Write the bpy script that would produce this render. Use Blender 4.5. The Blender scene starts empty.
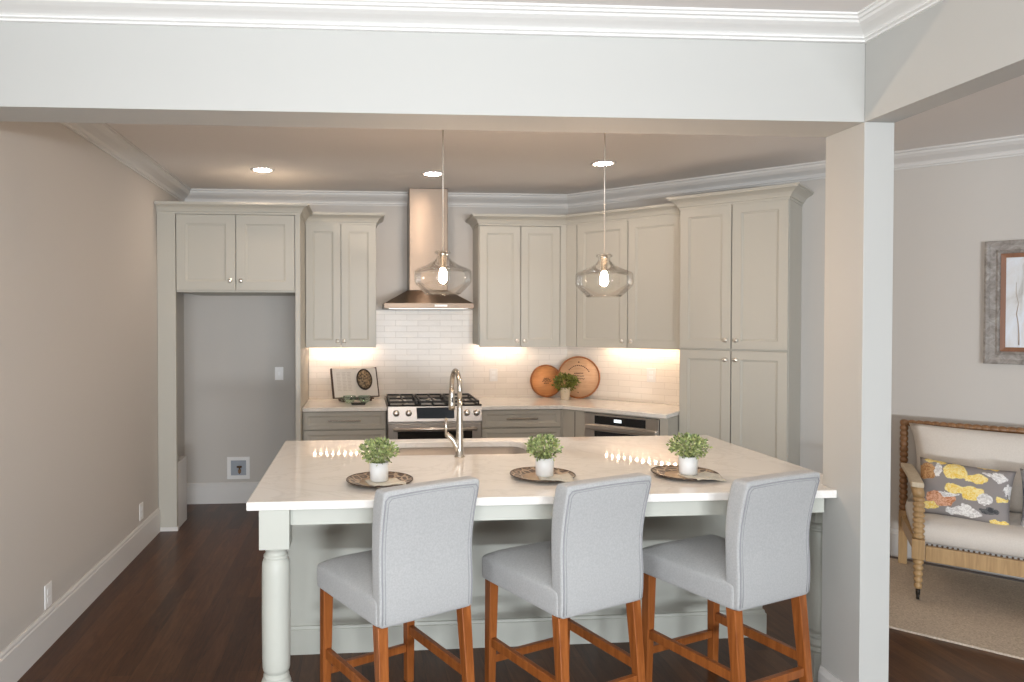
import bpy, bmesh, math, random
from mathutils import Vector, Matrix
random.seed(7)
PI = math.pi
SC = bpy.context.scene
COL = SC.collection

# ---------------------------------------------------------------- camera
cam = bpy.data.cameras.new('camera')
camo = bpy.data.objects.new('camera', cam); COL.objects.link(camo)
cam.sensor_fit = 'HORIZONTAL'; cam.sensor_width = 36.0
cam.lens = 690.0 / 1024 * 36.0
cam.shift_x = (512 - 418) / 1024.0
cam.shift_y = -9.9 / 1024.0
cam.clip_start = 0.05
camo.location = (0, 0, 1.61)
camo.rotation_euler = (math.radians(90 - 0.9), 0, math.radians(-4.64))
SC.camera = camo

# ---------------------------------------------------------------- view, world, large lights
SC.view_settings.view_transform = 'Standard'
SC.view_settings.look = 'None'
SC.view_settings.gamma = 1.0
SC.view_settings.use_curve_mapping = False
SC.view_settings.exposure = 0.58
w = bpy.data.worlds.new('daylight'); SC.world = w; w.use_nodes = True
w.node_tree.nodes['Background'].inputs[0].default_value = (0.86, 0.93, 1.0, 1)
w.node_tree.nodes['Background'].inputs[1].default_value = 0.45

def area(name, loc, aim, size, power, color, sy=None, parent=None, spread=None):
    l = bpy.data.lights.new(name, 'AREA'); l.energy = power; l.color = color; l.size = size
    if sy: l.shape = 'RECTANGLE'; l.size_y = sy
    if spread: l.spread = spread
    o = bpy.data.objects.new(name, l); COL.objects.link(o); o.location = loc
    d = Vector(aim) - Vector(loc)
    o.rotation_euler = d.to_track_quat('-Z', 'Y').to_euler()
    if parent: o.parent = parent
    return o
# assumed, unseen: the photographer's flash, just above the camera
area('assumed_flash', (0.12, -0.15, 1.97), (0.7, 4.5, 1.6), 0.22, 13, (0.90, 0.95, 1.0))
# unseen fill lamps, added each side of the viewer for left wall and header
area('right_fill_light', (1.90, -1.4, 1.30), (-1.0, -1.4, 1.30), 1.7, 58, (0.92, 0.96, 1.0), 1.6)
area('left_fill_light', (-1.50, -1.2, 1.45), (1.0, -1.2, 1.45), 1.6, 78, (0.92, 0.96, 1.0), 1.4)
# assumed low daylight: unseen lamp added far behind the viewer for ceiling and kitchen
area('assumed_low_daylight', (1.3, -9.0, 0.36), (1.0, 4.0, 1.6), 4.6, 530, (0.88, 0.94, 1.0), 0.5)

# ---------------------------------------------------------------- materials
def mat(name, col=(0.8, 0.8, 0.8), rough=0.5, metal=0.0, spec=0.5, **kw):
    m = bpy.data.materials.new(name); m.use_nodes = True
    b = m.node_tree.nodes['Principled BSDF']
    b.inputs['Base Color'].default_value = (*col, 1)
    b.inputs['Roughness'].default_value = rough
    b.inputs['Metallic'].default_value = metal
    b.inputs['Specular IOR Level'].default_value = spec
    for k, v in kw.items(): b.inputs[k.replace('_', ' ')].default_value = v
    return m
def N(m, t, **kw):
    n = m.node_tree.nodes.new(t)
    for k, v in kw.items(): setattr(n, k, v)
    return n
def LK(m, a, b): m.node_tree.links.new(a, b)
def BS(m): return m.node_tree.nodes['Principled BSDF']
def coords(m, scale=(1, 1, 1), rot=(0, 0, 0), kind='Object'):
    tc = N(m, 'ShaderNodeTexCoord'); mp = N(m, 'ShaderNodeMapping')
    mp.inputs['Scale'].default_value = scale; mp.inputs['Rotation'].default_value = rot
    LK(m, tc.outputs[kind], mp.inputs[0]); return mp.outputs[0]
def noise(m, vec, scale, detail=4, rough=0.5, dist=0):
    n = N(m, 'ShaderNodeTexNoise'); n.inputs['Scale'].default_value = scale
    n.inputs['Detail'].default_value = detail; n.inputs['Roughness'].default_value = rough
    n.inputs['Distortion'].default_value = dist
    LK(m, vec, n.inputs['Vector']); return n.outputs['Fac']
def ramp(m, fac, stops):
    r = N(m, 'ShaderNodeValToRGB'); el = r.color_ramp.elements
    while len(el) < len(stops): el.new(0.5)
    for e, (p, c) in zip(el, stops): e.position = p; e.color = (*c, 1)
    LK(m, fac, r.inputs[0]); return r.outputs[0]
def bump(m, h, strength, dist=0.01):
    b = N(m, 'ShaderNodeBump'); b.inputs['Strength'].default_value = strength
    b.inputs['Distance'].default_value = dist
    LK(m, h, b.inputs['Height']); LK(m, b.outputs[0], BS(m).inputs['Normal'])
def tint(m, c1, c2, scale, **kw):
    LK(m, ramp(m, noise(m, coords(m), scale, **kw), [(0.3, c1), (0.7, c2)]), BS(m).inputs['Base Color'])
def emit(name, col, s):
    return mat(name, (0.8, 0.8, 0.8), 0.5, Emission_Color=(*col, 1), Emission_Strength=s)

M = {}
M['greige'] = mat('greige_paint', (0.545, 0.515, 0.475), 0.7, spec=0.25)
bump(M['greige'], noise(M['greige'], coords(M['greige']), 180), 0.05, 0.002)
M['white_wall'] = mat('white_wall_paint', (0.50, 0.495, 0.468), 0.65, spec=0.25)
bump(M['white_wall'], noise(M['white_wall'], coords(M['white_wall']), 180), 0.04, 0.002)
M['trim'] = mat('white_semigloss_trim', (0.64, 0.625, 0.60), 0.42)
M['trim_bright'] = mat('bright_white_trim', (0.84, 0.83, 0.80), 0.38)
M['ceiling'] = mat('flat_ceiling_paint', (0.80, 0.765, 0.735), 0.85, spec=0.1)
M['cab'] = mat('sage_cabinet_paint', (0.475, 0.452, 0.392), 0.42, spec=0.4)
M['island'] = mat('island_paint', (0.50, 0.505, 0.45), 0.42, spec=0.4)
M['gap'] = mat('cabinet_shadow_gap', (0.10, 0.09, 0.08), 0.8)

# quartz with faint grey veins
m = M['quartz'] = mat('white_quartz', (0.8, 0.78, 0.74), 0.045, spec=0.55)
v = coords(m, (1, 1.4, 1), (0, 0, 0.5))
n1 = noise(m, v, 2.2, 8, 0.6, 1.6)
LK(m, ramp(m, n1, [(0.0, (0.86, 0.835, 0.79)), (0.455, (0.86, 0.835, 0.79)), (0.495, (0.785, 0.76, 0.715)), (0.525, (0.85, 0.825, 0.78)), (1.0, (0.835, 0.81, 0.765))]), BS(m).inputs['Base Color'])

# dark hardwood, boards run away from the camera
m = M['floor'] = mat('dark_hardwood', (0.06, 0.03, 0.015), 0.30, spec=0.28)
v = coords(m, (1, 1, 1), (0, 0, PI / 2))
br = N(m, 'ShaderNodeTexBrick'); br.offset = 0.37
for k, x in (('Scale', 1.0), ('Mortar Size', 0.0016), ('Mortar Smooth', 0.3), ('Brick Width', 1.35), ('Row Height', 0.095), ('Bias', 0.0)):
    br.inputs[k].default_value = x
br.inputs['Color1'].default_value = (0.2, 0.2, 0.2, 1); br.inputs['Color2'].default_value = (0.8, 0.8, 0.8, 1); br.inputs['Mortar'].default_value = (0, 0, 0, 1)
LK(m, v, br.inputs['Vector'])
g = noise(m, coords(m, (14, 1.4, 1)), 2.0, 7, 0.7, 1.6)
mx = N(m, 'ShaderNodeMath', operation='MULTIPLY_ADD'); mx.inputs[1].default_value = 0.32
LK(m, br.outputs['Color'], mx.inputs[0])
mg = N(m, 'ShaderNodeMath', operation='MULTIPLY'); mg.inputs[1].default_value = 0.72
LK(m, g, mg.inputs[0]); LK(m, mg.outputs[0], mx.inputs[2])
LK(m, ramp(m, mx.outputs[0], [(0.0, (0.012, 0.005, 0.003)), (0.32, (0.036, 0.013, 0.006)), (0.55, (0.085, 0.033, 0.013)), (0.8, (0.16, 0.066, 0.026))]), BS(m).inputs['Base Color'])
bump(m, mx.outputs[0], 0.12, 0.003)

# hand-made white subway tile: object x,z
m = M['tile'] = mat('glazed_subway_tile', (0.78, 0.72, 0.64), 0.30, spec=0.35)
tc = N(m, 'ShaderNodeTexCoord'); sx = N(m, 'ShaderNodeSeparateXYZ'); cx_ = N(m, 'ShaderNodeCombineXYZ')
LK(m, tc.outputs['Object'], sx.inputs[0]); LK(m, sx.outputs[0], cx_.inputs[0]); LK(m, sx.outputs[2], cx_.inputs[1])
br = N(m, 'ShaderNodeTexBrick'); br.offset = 0.5
for k, x in (('Scale', 1.0), ('Mortar Size', 0.0022), ('Mortar Smooth', 0.4), ('Brick Width', 0.20), ('Row Height', 0.052), ('Bias', -0.2)):
    br.inputs[k].default_value = x
br.inputs['Color1'].default_value = (0.84, 0.785, 0.71, 1); br.inputs['Color2'].default_value = (0.79, 0.735, 0.66, 1); br.inputs['Mortar'].default_value = (0.69, 0.635, 0.565, 1)
LK(m, cx_.outputs[0], br.inputs['Vector']); LK(m, br.outputs['Color'], BS(m).inputs['Base Color'])
wv = noise(m, cx_.outputs[0], 16, 2)
ad = N(m, 'ShaderNodeMath', operation='MULTIPLY_ADD'); ad.inputs[1].default_value = -0.8
LK(m, br.outputs['Fac'], ad.inputs[0]); LK(m, wv, ad.inputs[2]); bump(m, ad.outputs[0], 0.35, 0.004)

m = M['steel'] = mat('brushed_steel', (0.46, 0.42, 0.385), 0.36, 1.0)
bump(m, noise(m, coords(m, (1, 1, 60)), 12, 3), 0.04, 0.002)
M['sink_steel'] = mat('satin_sink_steel', (0.45, 0.42, 0.39), 0.38, 0.7)
m = M['hood_steel'] = mat('hood_brushed_steel', (0.22, 0.17, 0.13), 0.42, 1.0, Anisotropic=0.6)
tn = N(m, 'ShaderNodeTangent', direction_type='RADIAL', axis='Z'); LK(m, tn.outputs[0], BS(m).inputs['Tangent']); BS(m).inputs['Anisotropic Rotation'].default_value = 0.25; BS(m).inputs['Anisotropic'].default_value = 0.85
M['bright_steel'] = mat('bright_brushed_steel', (0.66, 0.62, 0.575), 0.3, 1.0)
M['nickel'] = mat('brushed_nickel', (0.62, 0.57, 0.50), 0.24, 1.0)
M['knob'] = mat('polished_nickel_knob', (0.86, 0.82, 0.76), 0.28, 1.0)
M['blackglass'] = mat('black_glass', (0.008, 0.008, 0.009), 0.08)
M['iron'] = mat('cast_iron', (0.018, 0.017, 0.017), 0.45)
M['white_plastic'] = mat('white_plastic', (0.80, 0.79, 0.77), 0.35)
M['dark'] = mat('dark_recess', (0.03, 0.03, 0.03), 0.6)
M['ceramic'] = mat('white_ceramic', (0.85, 0.85, 0.84), 0.3)
M['soil'] = mat('soil', (0.03, 0.02, 0.012), 0.9)
M['leaf'] = mat('fresh_leaf', (0.10, 0.19, 0.05), 0.45)
tint(M['leaf'], (0.04, 0.085, 0.02), (0.55, 0.62, 0.26), 60, detail=2)
M['leaf_dark'] = mat('dark_leaf', (0.06, 0.10, 0.02), 0.45)
tint(M['leaf_dark'], (0.035, 0.06, 0.012), (0.34, 0.36, 0.08), 60, detail=2)
M['pewter'] = mat('hammered_pot', (0.62, 0.56, 0.45), 0.4, 0.35)

# upholstery linen
def fabric(name, col, c2=None):
    m = mat(name, col, 0.9, spec=0.15, Sheen_Weight=0.25)
    v = coords(m)
    n = noise(m, v, 420, 2); bump(m, n, 0.25, 0.0015)
    if c2: LK(m, ramp(m, noise(m, v, 150, 3), [(0.35, col), (0.65, c2)]), BS(m).inputs['Base Color'])
    return m
M['linen'] = fabric('pale_grey_linen', (0.385, 0.385, 0.38), (0.44, 0.44, 0.434))
M['seam'] = fabric('grey_seam', (0.30, 0.30, 0.31))
M['cream'] = fabric('cream_cotton', (0.62, 0.57, 0.51), (0.66, 0.61, 0.55))
M['napkin'] = fabric('oatmeal_napkin', (0.60, 0.54, 0.42), (0.70, 0.64, 0.53))

def wood(name, c1, c2, rough=0.35, sc=(30, 30, 2)):
    m = mat(name, c1, rough)
    n = noise(m, coords(m, sc), 1.5, 5, 0.6, 1.0)
    LK(m, ramp(m, n, [(0.3, c1), (0.7, c2)]), BS(m).inputs['Base Color']); return m
M['stoolwood'] = wood('cherry_stained_wood', (0.20, 0.055, 0.012), (0.36, 0.115, 0.028), 0.3)
M['spool'] = wood('turned_oak', (0.32, 0.19, 0.08), (0.50, 0.33, 0.16), 0.4)
M['spool_dark'] = wood('dark_turned_oak', (0.16, 0.075, 0.030), (0.30, 0.155, 0.065), 0.4)
M['arm'] = wood('worn_arm_wood', (0.52, 0.42, 0.28), (0.66, 0.56, 0.42), 0.5)
M['board_orange'] = wood('orange_pine', (0.70, 0.30, 0.11), (0.84, 0.41, 0.17), 0.5, (4, 4, 30))
M['board_rim'] = wood('board_rim_wood', (0.34, 0.12, 0.035), (0.42, 0.16, 0.05), 0.5)
M['board_tan'] = wood('tan_pine', (0.57, 0.34, 0.20), (0.70, 0.46, 0.28), 0.5, (4, 4, 30))
M['burn'] = mat('burned_marking', (0.09, 0.04, 0.02), 0.8)
M['frame_grey'] = wood('weathered_grey_frame', (0.17, 0.145, 0.125), (0.40, 0.37, 0.34), 0.6, (14, 14, 14))
M['frame_brown'] = wood('brown_liner', (0.19, 0.075, 0.03), (0.26, 0.11, 0.05), 0.5)

m = M['rug'] = mat('jute_rug', (0.38, 0.27, 0.17), 0.95, spec=0.1)
v = coords(m); wa = noise(m, v, 260, 3); tint(m, (0.46, 0.37, 0.28), (0.70, 0.59, 0.47), 130, detail=3)
bump(m, wa, 0.7, 0.006)

# damask-like charger pattern, polar in object space
m = M['charger'] = mat('patterned_charger', (0.2, 0.12, 0.07), 0.28, spec=0.6)
vo = N(m, 'ShaderNodeTexVoronoi'); vo.feature = 'DISTANCE_TO_EDGE'; vo.inputs['Scale'].default_value = 26
LK(m, coords(m), vo.inputs['Vector'])
LK(m, ramp(m, vo.outputs['Distance'], [(0.05, (0.50, 0.38, 0.26)), (0.12, (0.05, 0.028, 0.02)), (0.3, (0.10, 0.055, 0.035)), (0.45, (0.42, 0.28, 0.18))]), BS(m).inputs['Base Color'])
M['charger_centre'] = mat('charger_centre', (0.50, 0.36, 0.23), 0.3)
M['charger_edge'] = mat('charger_edge', (0.06, 0.035, 0.022), 0.3)

# floral print: named blossoms on a grey ground, in the pillow's own x,z
m = M['floral'] = mat('floral_print', (0.3, 0.28, 0.26), 0.85, spec=0.15)
v = coords(m)
wn = N(m, 'ShaderNodeTexNoise'); wn.inputs['Scale'].default_value = 26; wn.inputs['Detail'].default_value = 3; LK(m, v, wn.inputs['Vector'])
vm = N(m, 'ShaderNodeVectorMath', operation='MULTIPLY_ADD'); vm.inputs[1].default_value = (0.05, 0, 0.05); vm.inputs[2].default_value = (-0.025, 0, -0.025); LK(m, wn.outputs['Color'], vm.inputs[0])
va = N(m, 'ShaderNodeVectorMath', operation='ADD'); LK(m, v, va.inputs[0]); LK(m, vm.outputs[0], va.inputs[1])
mu = N(m, 'ShaderNodeVectorMath', operation='MULTIPLY'); mu.inputs[1].default_value = (1, 0, 1); LK(m, va.outputs[0], mu.inputs[0])
veins = noise(m, va.outputs[0], 70, 2, 0.5, 1.5)
prev = None; YL = ((0.80, 0.55, 0.10), (0.86, 0.72, 0.34)); WH = ((0.55, 0.52, 0.50), (0.80, 0.78, 0.75)); OR = ((0.50, 0.20, 0.09), (0.74, 0.42, 0.28)); BR = ((0.32, 0.16, 0.07), (0.55, 0.33, 0.16)); DK = ((0.06, 0.06, 0.065), (0.13, 0.13, 0.13))
for (px_, pz_, rx_, rz_, (ca, cb)) in ((-0.14, 0.150, 0.055, 0.014, YL), (-0.175, 0.085, 0.050, 0.050, BR), (-0.125, 0.10, 0.016, 0.045, WH), (-0.045, 0.105, 0.062, 0.048, YL), (0.055, 0.080, 0.055, 0.026, YL), (0.155, 0.110, 0.030, 0.034, WH), (0.115, 0.118, 0.035, 0.010, WH),
        (-0.035, 0.005, 0.048, 0.024, YL), (0.045, -0.005, 0.062, 0.040, YL), (0.105, -0.025, 0.036, 0.030, WH), (0.205, 0.040, 0.022, 0.036, WH), (0.180, -0.010, 0.026, 0.016, YL), (-0.095, -0.065, 0.070, 0.040, OR), (-0.06, -0.030, 0.045, 0.014, WH), (-0.150, -0.115, 0.045, 0.024, YL),
        (0.015, -0.115, 0.085, 0.026, WH), (0.020, -0.095, 0.030, 0.022, WH), (0.130, -0.085, 0.045, 0.018, DK), (0.170, -0.140, 0.045, 0.018, YL), (0.10, 0.155, 0.05, 0.010, YL)):
    sb = N(m, 'ShaderNodeVectorMath', operation='SUBTRACT'); sb.inputs[1].default_value = (px_, 0, pz_); LK(m, mu.outputs[0], sb.inputs[0])
    sc_ = N(m, 'ShaderNodeVectorMath', operation='MULTIPLY'); sc_.inputs[1].default_value = (1 / rx_, 0, 1 / rz_); LK(m, sb.outputs[0], sc_.inputs[0])
    ln = N(m, 'ShaderNodeVectorMath', operation='LENGTH'); LK(m, sc_.outputs[0], ln.inputs[0])
    msk = ramp(m, ln.outputs['Value'], [(0.93, (1, 1, 1)), (1.0, (0, 0, 0))])
    cc_ = ramp(m, veins, [(0.40, ca), (0.56, cb)])
    mixc = N(m, 'ShaderNodeMix', data_type='RGBA'); LK(m, msk, mixc.inputs['Factor'])
    if prev is None: mixc.inputs[6].default_value = (0.27, 0.245, 0.235, 1)
    else: LK(m, prev, mixc.inputs[6])
    LK(m, cc_, mixc.inputs[7]); prev = mixc.outputs[2]
LK(m, prev, BS(m).inputs['Base Color'])
m = M['blueprint'] = mat('blue_white_print', (0.5, 0.52, 0.55), 0.85)
tint(m, (0.70, 0.70, 0.70), (0.12, 0.15, 0.24), 14, detail=3)

# painting
m = M['painting'] = mat('misty_painting', (0.6, 0.6, 0.58), 0.5)
n = noise(m, coords(m, (3, 3, 1.0)), 2.6, 7, 0.62, 0.8)
LK(m, ramp(m, n, [(0.3, (0.36, 0.34, 0.31)), (0.45, (0.62, 0.62, 0.61)), (0.6, (0.70, 0.74, 0.80)), (0.75, (0.62, 0.53, 0.42))]), BS(m).inputs['Base Color'])
M['paint_tree'] = mat('painted_branches', (0.42, 0.35, 0.30), 0.6)
M['paper'] = mat('book_paper', (0.72, 0.68, 0.62), 0.7)
M['print_grey'] = mat('grey_print', (0.50, 0.45, 0.40), 0.8)
M['cover'] = mat('brown_cover', (0.06, 0.03, 0.02), 0.5)
m = M['basket'] = mat('printed_basket_picture', (0.08, 0.05, 0.03), 0.6); tint(m, (0.02, 0.012, 0.01), (0.42, 0.30, 0.17), 60, detail=3)
M['basket_rim'] = mat('printed_basket_rim', (0.03, 0.02, 0.015), 0.6)
M['lacquer'] = mat('black_lacquer', (0.02, 0.018, 0.016), 0.2)

def clear(name, tintc, gloss=0.12):
    m = bpy.data.materials.new(name); m.use_nodes = True; nt = m.node_tree
    for n in list(nt.nodes):
        if n.type == 'BSDF_PRINCIPLED': nt.nodes.remove(n)
    out = [n for n in nt.nodes if n.type == 'OUTPUT_MATERIAL'][0]
    t = nt.nodes.new('ShaderNodeBsdfTransparent'); t.inputs[0].default_value = (*tintc, 1)
    gl = nt.nodes.new('ShaderNodeBsdfGlossy'); gl.inputs['Roughness'].default_value = 0.03
    f = nt.nodes.new('ShaderNodeLayerWeight'); f.inputs[0].default_value = 0.22
    mr = nt.nodes.new('ShaderNodeMapRange'); mr.inputs['To Min'].default_value = gloss * 0.5; mr.inputs['To Max'].default_value = 0.6
    mix = nt.nodes.new('ShaderNodeMixShader')
    nt.links.new(f.outputs['Fresnel'], mr.inputs[0]); nt.links.new(mr.outputs[0], mix.inputs[0])
    nt.links.new(t.outputs[0], mix.inputs[1]); nt.links.new(gl.outputs[0], mix.inputs[2]); nt.links.new(mix.outputs[0], out.inputs[0])
    return m
M['glass'] = clear('clear_blown_glass', (0.985, 0.975, 0.955), 0.05)
M['green_glass'] = clear('pale_green_glass', (0.80, 0.91, 0.85), 0.3)
M['bulb'] = emit('warm_filament_glow', (1.0, 0.72, 0.50), 320)
M['can'] = emit('warm_downlight_lens', (1.0, 0.80, 0.64), 90)
M['led'] = emit('warm_led_chip', (1.0, 0.71, 0.49), 115)
M['display'] = emit('lit_clock_display', (0.75, 0.85, 0.9), 0.9)
M['caster'] = mat('dark_caster', (0.03, 0.025, 0.02), 0.35, 0.6)
M['nail'] = mat('bronze_nailhead', (0.10, 0.06, 0.035), 0.35, 0.8)
M['cord'] = mat('pendant_cord', (0.55, 0.50, 0.44), 0.4, 0.4)

# ---------------------------------------------------------------- mesh helpers
class MB:
    def __init__(s): s.v = []; s.f = []; s.sm = []
    def add(s, vs, fs, smooth=False, mx=None):
        b = len(s.v)
        s.v += [tuple(mx @ Vector(p)) if mx is not None else tuple(p) for p in vs]
        s.f += [tuple(b + i for i in f) for f in fs]; s.sm += [smooth] * len(fs); return s
    def box(s, x0, x1, y0, y1, z0, z1, mx=None):
        vs = [(x, y, z) for z in (z0, z1) for y in (y0, y1) for x in (x0, x1)]
        return s.add(vs, [(0, 2, 3, 1), (4, 5, 7, 6), (0, 1, 5, 4), (2, 6, 7, 3), (0, 4, 6, 2), (1, 3, 7, 5)], False, mx)
    def frustum(s, b, t, z0, z1, mx=None):
        vs = [(b[0], b[2], z0), (b[1], b[2], z0), (b[1], b[3], z0), (b[0], b[3], z0), (t[0], t[2], z1), (t[1], t[2], z1), (t[1], t[3], z1), (t[0], t[3], z1)]
        return s.add(vs, [(3, 2, 1, 0), (4, 5, 6, 7), (0, 1, 5, 4), (1, 2, 6, 5), (2, 3, 7, 6), (3, 0, 4, 7)], False, mx)
    def leg(s, p0, s0, p1, s1, rot=0):
        c, si = math.cos(rot), math.sin(rot); vs = []
        for p, h in ((p0, s0 / 2), (p1, s1 / 2)):
            for a, b in ((-h, -h), (h, -h), (h, h), (-h, h)):
                vs.append((p[0] + a * c - b * si, p[1] + a * si + b * c, p[2]))
        return s.add(vs, [(3, 2, 1, 0), (4, 5, 6, 7), (0, 1, 5, 4), (1, 2, 6, 5), (2, 3, 7, 6), (3, 0, 4, 7)])
    def bar(s, p0, p1, w, h):
        p0, p1 = Vector(p0), Vector(p1); d = (p1 - p0); L = d.length; d.normalize()
        up = Vector((0, 0, 1)) if abs(d.z) < 0.9 else Vector((0, 1, 0))
        sx = d.cross(up).normalized(); up = sx.cross(d).normalized(); vs = []
        for p in (p0, p1):
            for a, b in ((-1, -1), (1, -1), (1, 1), (-1, 1)): vs.append(p + sx * a * w / 2 + up * b * h / 2)
        return s.add(vs, [(3, 2, 1, 0), (4, 5, 6, 7), (0, 1, 5, 4), (1, 2, 6, 5), (2, 3, 7, 6), (3, 0, 4, 7)])
    def lathe(s, prof, n=24, mx=None, caps=True, smooth=True):
        vs = []; fs = []
        for r, z in prof:
            for i in range(n): a = 2 * PI * i / n; vs.append((r * math.cos(a), r * math.sin(a), z))
        for k in range(len(prof) - 1):
            for i in range(n):
                j = (i + 1) % n; fs.append((k * n + i, k * n + j, (k + 1) * n + j, (k + 1) * n + i))
        if caps:
            fs.append(tuple(range(n - 1, -1, -1))); fs.append(tuple((len(prof) - 1) * n + i for i in range(n)))
        return s.add(vs, fs, smooth, mx)
    def lathe2(s, prof, p0, p1, n=14):
        p0, p1 = Vector(p0), Vector(p1); d = p1 - p0
        q = d.to_track_quat('Z', 'Y').to_matrix().to_4x4(); L = d.length
        return s.lathe([(r, t * L) for r, t in prof], n, Matrix.Translation(p0) @ q)
    def tube(s, pts, r, n=10):
        pts = [Vector(p) for p in pts]; vs = []; fs = []; up = None
        rr = r if isinstance(r, (list, tuple)) else [r] * len(pts)
        for i, p in enumerate(pts):
            d = (pts[min(i + 1, len(pts) - 1)] - pts[max(i - 1, 0)]).normalized()
            if up is None: up = Vector((0, 0, 1)) if abs(d.z) < 0.9 else Vector((1, 0, 0))
            a = d.cross(up)
            if a.length < 1e-4: a = d.orthogonal()
            a.normalize(); b = a.cross(d).normalized(); up = b
            for k in range(n): t = 2 * PI * k / n; vs.append(p + (a * math.cos(t) + b * math.sin(t)) * rr[i])
        for i in range(len(pts) - 1):
            for k in range(n): j = (k + 1) % n; fs.append((i * n + k, i * n + j, (i + 1) * n + j, (i + 1) * n + k))
        fs.append(tuple(range(n - 1, -1, -1))); fs.append(tuple((len(pts) - 1) * n + k for k in range(n)))
        return s.add(vs, fs, True)
    def loft(s, rings, smooth=True, caps=True, mx=None):
        n = len(rings[0]); vs = [p for r in rings for p in r]; fs = []
        for k in range(len(rings) - 1):
            for i in range(n): j = (i + 1) % n; fs.append((k * n + i, k * n + j, (k + 1) * n + j, (k + 1) * n + i))
        if caps: fs.append(tuple(range(n - 1, -1, -1))); fs.append(tuple((len(rings) - 1) * n + i for i in range(n)))
        return s.add(vs, fs, smooth, mx)
    def prism(s, poly, z0, z1):
        n = len(poly); vs = [(x, y, z0) for x, y in poly] + [(x, y, z1) for x, y in poly]
        fs = [tuple(range(n - 1, -1, -1)), tuple(range(n, 2 * n))] + [(i, (i + 1) % n, n + (i + 1) % n, n + i) for i in range(n)]
        return s.add(vs, fs)
    def build(s, name, m, parent=None, bev=0, seg=2, sub=0, solid=0, loc=None, rot=None):
        me = bpy.data.meshes.new(name); me.from_pydata([tuple(p) for p in s.v], [], s.f)
        me.polygons.foreach_set('use_smooth', s.sm); me.update()
        bm = bmesh.new(); bm.from_mesh(me); bmesh.ops.recalc_face_normals(bm, faces=bm.faces); bm.to_mesh(me); bm.free()
        o = bpy.data.objects.new(name, me); COL.objects.link(o)
        me.materials.append(m)
        if parent: o.parent = parent
        if loc: o.location = loc
        if rot: o.rotation_euler = rot
        if solid: md = o.modifiers.new('solid', 'SOLIDIFY'); md.thickness = solid; md.offset = 0
        if sub: md = o.modifiers.new('sub', 'SUBSURF'); md.levels = sub; md.render_levels = sub
        if bev:
            md = o.modifiers.new('bevel', 'BEVEL'); md.width = bev; md.segments = seg; md.limit_method = 'ANGLE'; md.angle_limit = math.radians(40)
        return o
def rrect(cx, cy, hx, hy, r, z, n=5):
    pts = []
    for qx, qy, a0 in ((1, 1, 0), (-1, 1, 90), (-1, -1, 180), (1, -1, 270)):
        for k in range(n + 1):
            a = math.radians(a0 + 90 * k / n); pts.append((cx + qx * (hx - r) + r * math.cos(a), cy + qy * (hy - r) + r * math.sin(a), z))
    return pts
def sweep(prof, path, g0=None, g1=None, side=1):
    """profile of (outward, z) along plan path; outward is to the right of travel when side=1; g0, g1: neighbours that only set the end mitres"""
    mb = MB(); P = [Vector(p) for p in path]; rings = []
    for i, p in enumerate(P):
        a = P[i - 1] if i > 0 else (Vector(g0) if g0 else None)
        b = P[i + 1] if i < len(P) - 1 else (Vector(g1) if g1 else None)
        ns = []
        for u, v_ in ((a, p), (p, b)):
            if u is None or v_ is None: continue
            d = (v_ - u).normalized(); ns.append(Vector((d.y, -d.x)) * side)
        if len(ns) == 1: mvec = ns[0]
        else: bis = (ns[0] + ns[1]).normalized(); mvec = bis / bis.dot(ns[0])
        rings.append([(p.x + mvec.x * o, p.y + mvec.y * o, z) for o, z in prof])
    return mb.loft(rings, smooth=False)
def thing(name, label, cat, loc=(0, 0, 0), rz=0, group=None):
    o = bpy.data.objects.new(name, None); COL.objects.link(o); o.location = loc; o.rotation_euler = (0, 0, rz)
    o.empty_display_size = 0.1
    return tag(o, label, cat, group)
def tag(o, label, cat, group=None):
    o['label'] = label; o['category'] = cat
    if group: o['group'] = group
    return o
def struct(o, label=None):
    o['kind'] = 'structure'
    if label: o['label'] = label
    return o
def dup(o, parent=None):
    c = o.copy(); COL.objects.link(c)
    if parent: c.parent = parent; c.matrix_parent_inverse = o.matrix_parent_inverse.copy()
    for ch in [x for x in bpy.data.objects if x.parent == o]: dup(ch, c)
    return c

# ---------------------------------------------------------------- plan
LX = -1.55                    # left wall
BY = 6.17                     # back wall
CX, CY = 1.87, 6.17           # corner where the 45 degree wall starts
H = 2.74
DG = -PI / 4
RT = math.sqrt(0.5)
def D(x, y): return (CX + (x + y) * RT, CY + (-x + y) * RT)     # diagonal-wall frame -> plan
COLX0, COLX1, COLY0, COLY1, HZ = 1.941, 2.064, 2.535, 2.76, 2.378

# ---------------------------------------------------------------- room shell
struct(MB().box(-1.75, 7.2, -2.6, 6.4, -0.1, 0).build('floor', M['floor']), 'dark brown hardwood floor')
struct(MB().box(-1.75, 7.2, -2.6, 6.4, H, H + 0.1).build('ceiling', M['ceiling']), 'flat pale ceiling')
struct(MB().box(LX - 0.12, LX, -2.6, BY + 0.12, 0, H).build('wall_left', M['greige']), 'plain greige wall on the left')
struct(MB().box(LX, CX + 0.05, BY, BY + 0.12, 0, H).build('wall_back', M['greige']), 'greige back wall of the kitchen')
struct(MB().box(0, 5.6, 0, 0.12, 0, H).build('wall_diagonal', M['greige'], loc=(CX, CY, 0), rot=(0, 0, DG)), 'angled greige wall behind pantry and settee')
e = D(5.6, 0)
struct(MB().box(e[0], e[0] + 0.12, -2.6, e[1], 0, H).build('wall_right', M['greige']), 'greige wall of the sitting room')
HL0, HL1 = 2.609, 2.80
struct(MB().prism([(LX, HL0), (COLX1, COLY0), (COLX1, COLY1), (LX, HL1)], HZ, H).build('wall_front', M['white_wall']), 'wide white header over the kitchen opening')
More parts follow.
